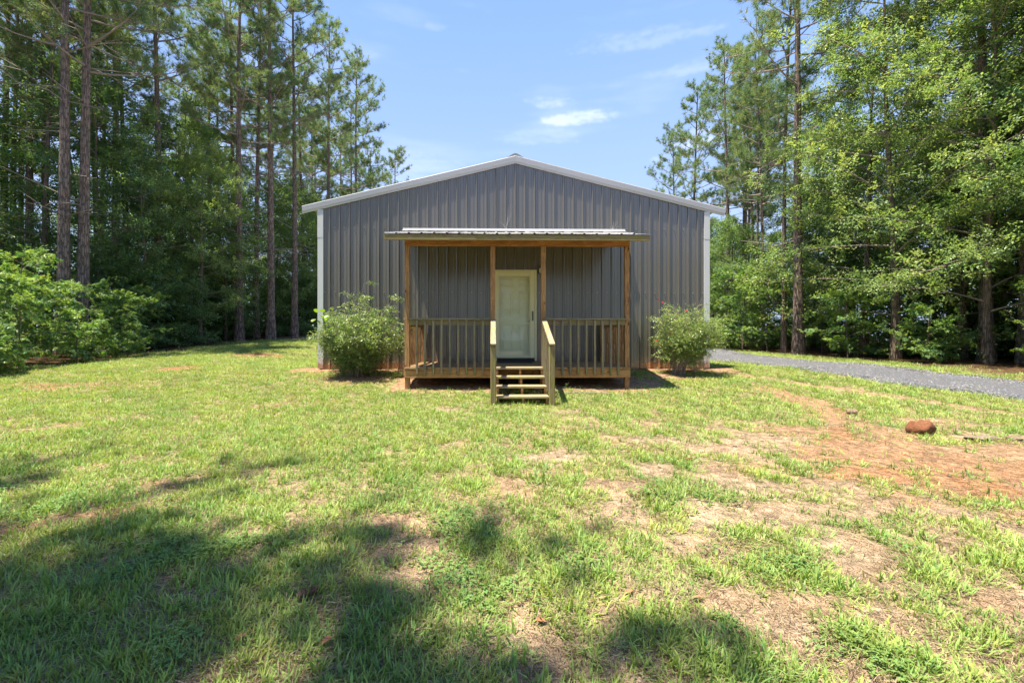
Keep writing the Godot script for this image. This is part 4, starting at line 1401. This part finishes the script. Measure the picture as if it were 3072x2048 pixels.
		cl.append(vary(Color(0.50, 0.36, 0.23).lerp(Color(0.30, 0.20, 0.13), rng.randf()), 0.25))
	scatter("soil_crumbs", stone.mesh(), M.stones, tf, cl)


func scatter(called: String, m: Mesh, material: Material, tf: Array, cl: Array) -> void:
	var mm := MultiMesh.new()
	mm.transform_format = MultiMesh.TRANSFORM_3D
	mm.use_colors = true
	mm.mesh = m
	mm.instance_count = tf.size()
	for k in tf.size():
		mm.set_instance_transform(k, tf[k])
		mm.set_instance_color(k, cl[k])
	var o := MultiMeshInstance3D.new()
	o.name = called
	o.multimesh = mm
	o.material_override = material
	o.set_meta("kind", "stuff")
	add_child(o, true)


# arching grass blades round the origin
func grass_tuft(count: int, len0: float, len1: float, width: float, splay: float, radius: float) -> ArrayMesh:
	var g := Geo.new()
	for k in count:
		var az := rng.randf() * TAU
		var r := sqrt(rng.randf()) * radius
		var b := Vector3(cos(az + 1.0) * r, -0.008, sin(az + 1.0) * r)
		var ln := rng.randf_range(len0, len1)
		var th := rng.randf_range(0.1, splay)
		var d := Vector3(cos(az) * sin(th), cos(th), sin(az) * sin(th))
		var s := Vector3(-sin(az), 0, cos(az)) * width * rng.randf_range(0.7, 1.2) * 0.5
		var m := b + d * ln * 0.5
		var tip := b + d * ln + Vector3(cos(az) * 0.25, -0.42 * th, sin(az) * 0.25) * ln * 0.6
		tip.y = maxf(tip.y, 0.004)
		var l := rng.randf_range(0.7, 1.25)
		var c := Color(l, l, l)
		var c2 := Color(l * 1.12, l * 1.08, l)
		g.tri(b - s, b + s, m + s, c)
		g.tri(b - s, m + s, m - s, c)
		g.tri(m - s, m + s, tip, c2)
	return g.mesh()


func make_grass() -> void:
	rng.seed = 909
	var low := [grass_tuft(22, 0.02, 0.055, 0.0046, 1.5, 0.065), grass_tuft(22, 0.025, 0.06, 0.005, 1.45, 0.07)]
	var tall := [grass_tuft(15, 0.05, 0.115, 0.0075, 1.4, 0.03), grass_tuft(13, 0.045, 0.10, 0.0085, 1.45, 0.025)]
	# clover: three round leaflets on short stalks
	var cg := Geo.new()
	for k in 14:
		var p := Vector3(rng.randf_range(-0.06, 0.06), rng.randf_range(0.012, 0.045), rng.randf_range(-0.06, 0.06))
		var l := rng.randf_range(0.75, 1.2)
		for j in 3:
			cg.add(leaf(0.013, 0, Color(l, l, l)), Transform3D(Basis(Vector3.UP, k * 0.7 + j * TAU / 3) * Basis(Vector3(0, 0, 1), rng.randf_range(-0.3, 0.3)).scaled(Vector3(1, 1, 1.7)), p))
	var clover := cg.mesh()
	# dead stalks and needles lying about
	var sg := Geo.new()
	for k in 16:
		var a := rng.randf() * TAU
		var p := Vector3(rng.randf_range(-0.09, 0.09), rng.randf_range(0.002, 0.016), rng.randf_range(-0.09, 0.09))
		var d := Vector3(cos(a), rng.randf_range(-0.08, 0.16), sin(a)) * rng.randf_range(0.03, 0.08)
		var s := Vector3(-sin(a), 0.3, cos(a)) * 0.0014
		var l := rng.randf_range(0.6, 1.3)
		sg.tri(p - s, p + s, p + d, Color(l, l, l))
		sg.tri(p - s * 0.6 - d * 0.4, p + s, p + d * 0.2, Color(l, l, l))
	var straw := sg.mesh()
	var tfs := {"low0": [], "low1": [], "tall0": [], "tall1": [], "clover": [], "straw": []}
	var cls := {"low0": [], "low1": [], "tall0": [], "tall1": [], "clover": [], "straw": []}
	for k in 165000:
		var d := 1.2 + 21.0 * pow(rng.randf(), 1.15)
		var x := EYE.x + rng.randf_range(-1.45, 1.45) * (d + 0.5)
		var z := EYE.z - d
		if absf(x) < 4.75 and z < 0.06:
			continue
		if x > 11.5 or x < -12.5 or (x > -2.2 and x < 2.1 and z < 2.0):
			continue
		var br := bareness(x, z)
		var gr := grassy(x, z, br.x)
		var p := Vector3(x, ground_y(x, z), z)
		if x > -14.0 and z > 0.5:
			p.y += (noise_c.get_noise_2d(x * 21.0, z * 21.0) * 0.008 + noise_b.get_noise_2d(x * 4.0 + 11.0, z * 4.0) * 0.012) * woods_clear(x, z)
		var turn := rng.randf() * TAU
		var tone := noise_b.get_noise_2d(x * 0.8 + 3.0, z * 0.8)
		var patch := noise_b.get_noise_2d(x * 1.1 + 70.0, z * 1.1)
		var kind := rng.randf()
		var base := Color(0.37, 0.475, 0.115).lerp(Color(0.255, 0.39, 0.09), clampf(0.45 + tone * 1.1, 0.0, 1.0))
		var size := rng.randf_range(0.75, 1.3) * (1.0 + 0.02 * d)
		if kind < 0.22 and woods_clear(x, z) > 0.5 and line_gap(x, z, ROAD) > 1.35:
			tfs.straw.append(Transform3D(Basis(Vector3.UP, turn).scaled(Vector3.ONE * size), p))
			var l := rng.randf_range(0.7, 1.15)
			cls.straw.append(Color(0.40 * l, 0.31 * l, 0.19 * l) if rng.randf() < 0.6 else Color(0.20 * l, 0.135 * l, 0.085 * l))
			continue
		if rng.randf() > gr * 1.1 + 0.02:
			continue
		var near_clover := ss(0.16, 0.34, patch) * ss(6.3, 7.8, z)
		if rng.randf() < near_clover * 0.28:
			tfs.clover.append(Transform3D(Basis(Vector3.UP, turn).scaled(Vector3.ONE * size), p))
			cls.clover.append(vary(base.lerp(Color(0.13, 0.25, 0.06), 0.7), 0.2))
			continue
		var tallness := 0.14 + 0.5 * ss(-0.1, 0.35, noise_b.get_noise_2d(x * 1.7 - 30.0, z * 1.7)) * (0.35 + 0.65 * ss(3.0, 6.5, z))
		if rng.randf() < tallness:
			var n := "tall%d" % (k % 2)
			tfs[n].append(Transform3D(Basis(Vector3.UP, turn).scaled(Vector3.ONE * size * (0.70 + 0.15 * ss(2.0, 7.0, z))), p))
			cls[n].append(vary(base.lerp(Color(0.20, 0.325, 0.075), 0.35), 0.22))
		else:
			var n := "low%d" % (k % 2)
			tfs[n].append(Transform3D(Basis(Vector3.UP, turn).scaled(Vector3.ONE * size * 1.15), p))
			cls[n].append(vary(base.lerp(Color(0.42, 0.36, 0.16), maxf(0.0, rng.randf() - 0.72) * 2.2), 0.22))
	scatter("lawn_grass", low[0], M.grass_blades, tfs.low0, cls.low0)
	scatter("lawn_grass", low[1], M.grass_blades, tfs.low1, cls.low1)
	scatter("coarse_grass", tall[0], M.grass_blades, tfs.tall0, cls.tall0)
	scatter("coarse_grass", tall[1], M.grass_blades, tfs.tall1, cls.tall1)
	scatter("clover_weeds", clover, M.grass_blades, tfs.clover, cls.clover)
	scatter("dead_grass_litter", straw, M.straw, tfs.straw, cls.straw)
	print("grass ", tfs.low0.size() * 2, " ", tfs.tall0.size() * 2, " ", tfs.clover.size(), " ", tfs.straw.size())


# ------------------------------------------------------------------ small things on the ground
func rock_mesh(size: Vector3, seed_n: int, layered: float) -> ArrayMesh:
	var f := make_noise(1.1, seed_n, 4)
	var st := SurfaceTool.new()
	var sm := SphereMesh.new()
	sm.radial_segments = 20
	sm.rings = 12
	st.create_from(sm, 0)
	var arr := st.commit_to_arrays()
	var v: PackedVector3Array = arr[Mesh.ARRAY_VERTEX]
	for k in v.size():
		var p := v[k] * 2.0
		var n := f.get_noise_3dv(p * 1.3)
		var boxy := p / pow(pow(absf(p.x), 3.0) + pow(absf(p.y), 3.0) + pow(absf(p.z), 3.0), 1.0 / 3.0)
		p = boxy * (1.0 + 0.4 * n)
		p.y += layered * sin(p.x * 5.0 + p.z * 2.0) * 0.12
		v[k] = p * size * 0.5
	var arr2 := []
	arr2.resize(Mesh.ARRAY_MAX)
	arr2[Mesh.ARRAY_VERTEX] = v
	arr2[Mesh.ARRAY_INDEX] = arr[Mesh.ARRAY_INDEX]
	var m := ArrayMesh.new()
	m.add_surface_from_arrays(Mesh.PRIMITIVE_TRIANGLES, arr2)
	var s2 := SurfaceTool.new()
	s2.create_from(m, 0)
	s2.deindex()
	s2.generate_normals()
	return s2.commit()


func make_small_things() -> void:
	rng.seed = 31
	for e in [[4.92, 5.06, Vector3(0.36, 0.22, 0.22), "red_rock", "jagged rust red rock lying in the grass by the bare soil", 0.35, 1.0], [4.92, 3.93, Vector3(0.17, 0.09, 0.13), "tan_rock", "small rounded tan rock beside the bare wheel track", 1.0, 0.2], [5.38, 5.36, Vector3(0.40, 0.06, 0.2), "pale_rock", "flat pale slab of stone in the grass past the red rock", 0.2, 0.6], [5.78, 5.50, Vector3(0.40, 0.07, 0.2), "tan_rock", "flat tan slab of stone beside the pale slab", -0.2, 0.6]]:
		var o := part(numbered("rock"), rock_mesh(e[2], int(e[0] * 100), e[6]), M[e[3]], self, Vector3(e[0], ground_y(e[0], e[1]) + e[2].y * 0.16, e[1]), Vector3(0, e[5], 0))
		tag(o, e[4], "rock")
	# pebbles that show on the bare soil
	var pm := [rock_mesh(Vector3(0.05, 0.022, 0.035), 5, 0.2), rock_mesh(Vector3(0.034, 0.018, 0.028), 6, 0.2)]
	var k := 0
	for e in [[1.02, 7.28], [0.66, 6.75], [1.85, 6.8], [2.6, 5.5], [2.2, 5.65], [3.4, 6.3], [3.05, 6.9], [0.15, 5.95], [-0.2, 6.1], [1.1, 6.3], [1.5, 7.75], [0.5, 8.3], [2.9, 5.2], [3.7, 6.6], [-1.1, 7.3], [-0.9, 7.7]]:
		var o := part(numbered("pebble"), pm[k % 2], M[["pale_rock", "tan_rock"][k % 2]], self, Vector3(e[0], ground_y(e[0], e[1]) + 0.006, e[1]), Vector3(0, rng.randf() * 6.0, 0))
		tag(o, ["pale small pebble lying on bare soil in the lawn", "tan small pebble lying on bare soil in the lawn"][k % 2], "pebble", ["pale pebbles on the bare soil", "tan pebbles on the bare soil"][k % 2])
		k += 1
	# pine cone: rows of scales round a core
	var cone := thing("pine_cone", "open brown pine cone lying in the shaded grass", "pine cone", Vector3(-1.53, ground_y(-1.53, 8.29) + 0.032, 8.29), 0.7)
	var core := Geo.new()
	core.tube([Vector3(-0.05, 0, 0), Vector3(0.0, 0, 0), Vector3(0.06, 0, 0)], [0.012, 0.016, 0.004], 8, 1.0, true)
	part("core", core.mesh(), M.cone_scale, cone)
	for row in 7:
		for j in 7:
			var t := row / 6.0
			var g := Geo.new()
			var r := 0.034 * sin(PI * (0.25 + 0.65 * t))
			g.tri(Vector3(0, 0, -0.004), Vector3(0, 0, 0.004), Vector3(0.012, r, 0.011))
			g.tri(Vector3(0, 0, -0.004), Vector3(0.012, r, 0.011), Vector3(0.012, r, -0.011))
			g.tri(Vector3(0.012, r, -0.011), Vector3(0.012, r, 0.011), Vector3(0.015, r + 0.004, 0))
			part("scale", g.mesh(), M.cone_scale, cone, Vector3(-0.045 + 0.1 * t, 0, 0), Vector3(TAU * (j + 0.5 * (row % 2)) / 7.0, 0, 0))
	# fallen leaves
	k = 0
	for e in [[-2.16, 8.37, 0.07], [-0.75, 7.35, 0.07], [1.5, 6.05, 0.09], [-1.7, 8.6, 0.06], [0.2, 8.3, 0.07], [-2.9, 7.9, 0.06], [-0.3, 8.5, 0.06], [-1.3, 8.62, 0.07], [0.55, 8.35, 0.06], [-1.0, 2.6, 0.08], [-0.85, 2.75, 0.07], [1.1, 2.7, 0.07]]:
		var g := Geo.new()
		for q in [-1.0, 1.0]:
			g.tri(Vector3(-0.5, 0, 0), Vector3(0.0, 0.16, 0.26 * q), Vector3(0.5, 0.1, 0))
			g.tri(Vector3(-0.5, 0, 0), Vector3(-0.3, 0.12, 0.2 * q), Vector3(0.0, 0.16, 0.26 * q))
		var o := part(numbered("fallen_leaf"), g.mesh(), M.dead_leaf, self, Vector3(e[0], ground_y(e[0], e[1]) + 0.018, e[1]), Vector3(rng.randf_range(-0.3, 0.3), rng.randf() * 6.0, rng.randf_range(-0.3, 0.3)))
		o.scale = Vector3.ONE * e[2]
		tag(o, "curled brown dead leaf lying in the grass" if e[1] > 4.0 else "curled brown dead leaf lying on soil before the porch", "dead leaf", "dead leaves in the grass" if e[1] > 4.0 else "dead leaves before the porch")
		k += 1
	# a stick and young weeds by the stairs
	var sg := Geo.new()
	sg.tube([Vector3(0, 0, 0), Vector3(0.35, 0.02, 0.05), Vector3(0.75, 0.01, 0.16), Vector3(1.05, 0.0, 0.3)], [0.009, 0.008, 0.006, 0.003], 6, 1.0, true)
	sg.tube([Vector3(0.5, 0.02, 0.09), Vector3(0.68, 0.05, 0.02), Vector3(0.8, 0.06, -0.05)], [0.005, 0.004, 0.002], 5)
	tag(part(numbered("fallen_stick"), sg.mesh(), M.twig, self, Vector3(0.72, ground_y(0.9, 2.55) + 0.012, 2.48)), "thin bare stick lying on the soil right of the stairs", "stick")
	for e in [[0.62, 2.72, 0.30, "leafy weed growing right of the porch stairs"], [-1.0, 2.55, 0.16, "small weed growing before the deck left of the stairs"], [-1.75, 2.5, 0.13, "tiny weed under the left front railing"], [0.02, 3.1, 0.12, "small weed growing between the stair stringers"], [1.45, 2.62, 0.12, "small weed under the right front railing"]]:
		var o := thing("weed_plant", e[3], "weed", Vector3(e[0], ground_y(e[0], e[1]), e[1]))
		var stm := Geo.new()
		var lv := Geo.new()
		for q in 6:
			var a := rng.randf() * TAU
			var pts := curve(Vector3.ZERO, Vector3(cos(a) * 0.5, 1.0, sin(a) * 0.5), e[2] * rng.randf_range(0.6, 1.1), Vector3(cos(a) * 0.4, 0, sin(a) * 0.4), 3)
			stm.tube(pts, [0.003, 0.0025, 0.002, 0.001], 4)
			for w in 6:
				lv.add(leaf(e[2] * 0.16, 0, vary(Color(0.14, 0.24, 0.07), 0.2)), Transform3D(Basis(Vector3.UP, rng.randf() * TAU) * Basis(Vector3(0, 0, 1), rng.randf_range(-0.4, 0.3)), along(pts, 0.25 + 0.75 * w / 6.0)))
		part("stem", stm.mesh(), M.twig, o)
		part("foliage", lv.mesh(), M.leaves, o)
	var mat_o := span(numbered("door_mat"), Vector3(-0.42, 0.171, 0.14), Vector3(0.36, 0.184, 0.62), M.dark_rubber, self, 0, 0.005)
	tag(mat_o, "black rubber mat lying on the deck before the door", "door mat")
	# cobwebs and dry wisps caught on the porch roof
	for e in [[-0.22, 3.30, 0.7, "dry pale wisps hanging on the wall above the porch roof's middle"], [2.28, 3.24, 0.32, "pale dry wisps caught at the right end of the porch roof flashing"]]:
		var g := Geo.new()
		for q in 9:
			var a := rng.randf_range(0.2, 2.9)
			var l: float = e[2] * rng.randf_range(0.3, 1.0)
			var up := Vector3(cos(a) * (0.35 if e[0] < 0 else 0.8), absf(sin(a)), 0.05) * l
			g.tube([Vector3.ZERO, up * 0.5 + Vector3(0.01, 0.02, 0.02), up], [0.0011, 0.0009, 0.0004], 3)
		tag(part(numbered("dry_wisps"), g.mesh(), M.cobweb, self, Vector3(e[0], e[1], 0.05)), e[3], "cobweb")


# ------------------------------------------------------------------ sky
func make_sky() -> Sky:
	var f := make_noise(1.5, 61, 5)
	var f2 := make_noise(5.5, 62, 4)
	var w := 2048
	var h := 1024
	var im := Image.create(w, h, false, Image.FORMAT_RGBA8)
	im.fill(Color(1, 1, 1, 0))
	# clouds: azimuth, elevation, half width, half height in degrees, strength
	var spots := [[10.9, 25.5, 5.4, 1.05, 0.62], [6.9, 27.4, 3.2, 0.95, 0.40], [24.2, 21.7, 3.0, 1.5, 0.55], [20.3, 20.6, 1.4, 0.5, 0.3], [6.0, 23.8, 5.5, 1.2, 0.16], [-12.0, 20.0, 8.0, 3.0, 0.14], [-7.0, 34.2, 1.6, 0.45, 0.16], [-15.2, 31.0, 1.8, 0.5, 0.16], [-4.0, 30.5, 1.2, 0.3, 0.16], [19.0, 32.0, 9.0, 1.3, 0.22], [24.0, 28.8, 6.0, 0.8, 0.18], [-24.0, 36.0, 3.0, 0.8, 0.2], [50.0, 24.0, 7.0, 1.6, 0.7], [-60.0, 22.0, 8.0, 2.0, 0.7], [95.0, 28.0, 7.0, 2.0, 0.7], [140.0, 22.0, 8.0, 1.8, 0.7], [-105.0, 26.0, 8.0, 2.0, 0.7], [-150.0, 24.0, 7.0, 1.8, 0.7], [175.0, 30.0, 7.0, 1.6, 0.6]]
	for y in range(40, h / 2):
		var el := 90.0 - 180.0 * (y + 0.5) / h
		for x in w:
			var az := fposmod(360.0 * (x + 0.5) / w, 360.0) - 360.0 * float(x >= w / 2)
			var a := deg_to_rad(az)
			var p := Vector3(sin(a), el * 0.05, -cos(a))
			var k := 0.0
			for s in spots:
				var dx: float = (az - s[0]) / s[2]
				if absf(dx) > 1.7:
					continue
				var dy: float = (el - s[1]) / s[3]
				if dy < 0.0:
					dy *= 1.6
				var d := dx * dx + dy * dy
				if d < 2.6:
					var n := f.get_noise_3d(p.x * 6.0 + s[0], el * 0.55, p.z * 6.0) * 0.9 + f2.get_noise_3d(p.x * 7.0, el * 0.7, p.z * 7.0) * 0.75
					k = maxf(k, s[4] * ss(0.0, 1.15, 1.0 - d + n))
			var veil := ss(0.05, 0.75, f.get_noise_3d(p.x * 1.6, el * 0.10, p.z * 1.6) + 0.35 * f2.get_noise_3d(p.x * 0.9, el * 0.16, p.z * 0.9)) * 0.16
			k = clampf(k + veil, 0.0, 1.0)
			if k > 0.004:
				im.set_pixel(x, y, Color(1, 1, 1, k))
	var m := ProceduralSkyMaterial.new()
	m.sky_top_color = lin(0.175, 0.355, 0.89)
	m.sky_horizon_color = lin(0.61, 0.76, 1.0)
	m.sky_curve = 0.32
	m.ground_bottom_color = lin(0.16, 0.18, 0.07)
	m.ground_horizon_color = lin(0.5, 0.6, 0.6)
	m.sun_angle_max = 1.0
	m.sky_cover = ImageTexture.create_from_image(im)
	m.sky_cover_modulate = Color(0.72, 0.66, 0.60)
	var s := Sky.new()
	s.sky_material = m
	return s


func _ready() -> void:
	# camera, sky, sun, exposure
	var cam := Camera3D.new()
	cam.name = "camera"
	add_child(cam)
	cam.projection = Camera3D.PROJECTION_FRUSTUM
	cam.near = 0.05
	cam.far = 900.0
	cam.size = 0.05 * 2.0 * 1024.0 / 1365.0
	cam.frustum_offset = Vector2(0.02154, -0.00293) * 0.05
	cam.position = EYE
	cam.rotation_degrees = Vector3(0, -1.2, 0)
	cam.current = true
	noise_a = make_noise(1.0, 1, 3)
	noise_b = make_noise(1.0, 2, 3)
	noise_c = make_noise(1.0, 8, 2)
	var env := Environment.new()
	env.background_mode = Environment.BG_SKY
	env.sky = make_sky()
	env.background_energy_multiplier = 0.46
	env.tonemap_mode = Environment.TONE_MAPPER_LINEAR
	env.tonemap_exposure = 2.95
	env.sdfgi_enabled = true
	env.ssao_enabled = true
	env.ssil_enabled = true
	var we := WorldEnvironment.new()
	we.name = "environment"
	we.environment = env
	add_child(we)
	var sun := DirectionalLight3D.new()
	sun.name = "sun"
	add_child(sun)
	sun.light_energy = 1.6
	sun.light_color = Color(1.0, 0.965, 0.90)
	sun.light_angular_distance = 0.53
	sun.shadow_enabled = true
	sun.basis = Basis.looking_at(-Vector3(-0.24, 1.0, 0.088).normalized(), Vector3(0, 0, -1))
	print("sky ", Time.get_ticks_msec())
	rng.seed = 1
	make_materials()
	print("materials ", Time.get_ticks_msec())
	make_ground()
	print("ground ", Time.get_ticks_msec())
	make_building()
	make_porch()
	print("porch ", Time.get_ticks_msec())
	make_woods()
	make_shrubs()
	print("woods ", Time.get_ticks_msec())
	make_grass()
	make_small_things()
	print("done ", Time.get_ticks_msec())
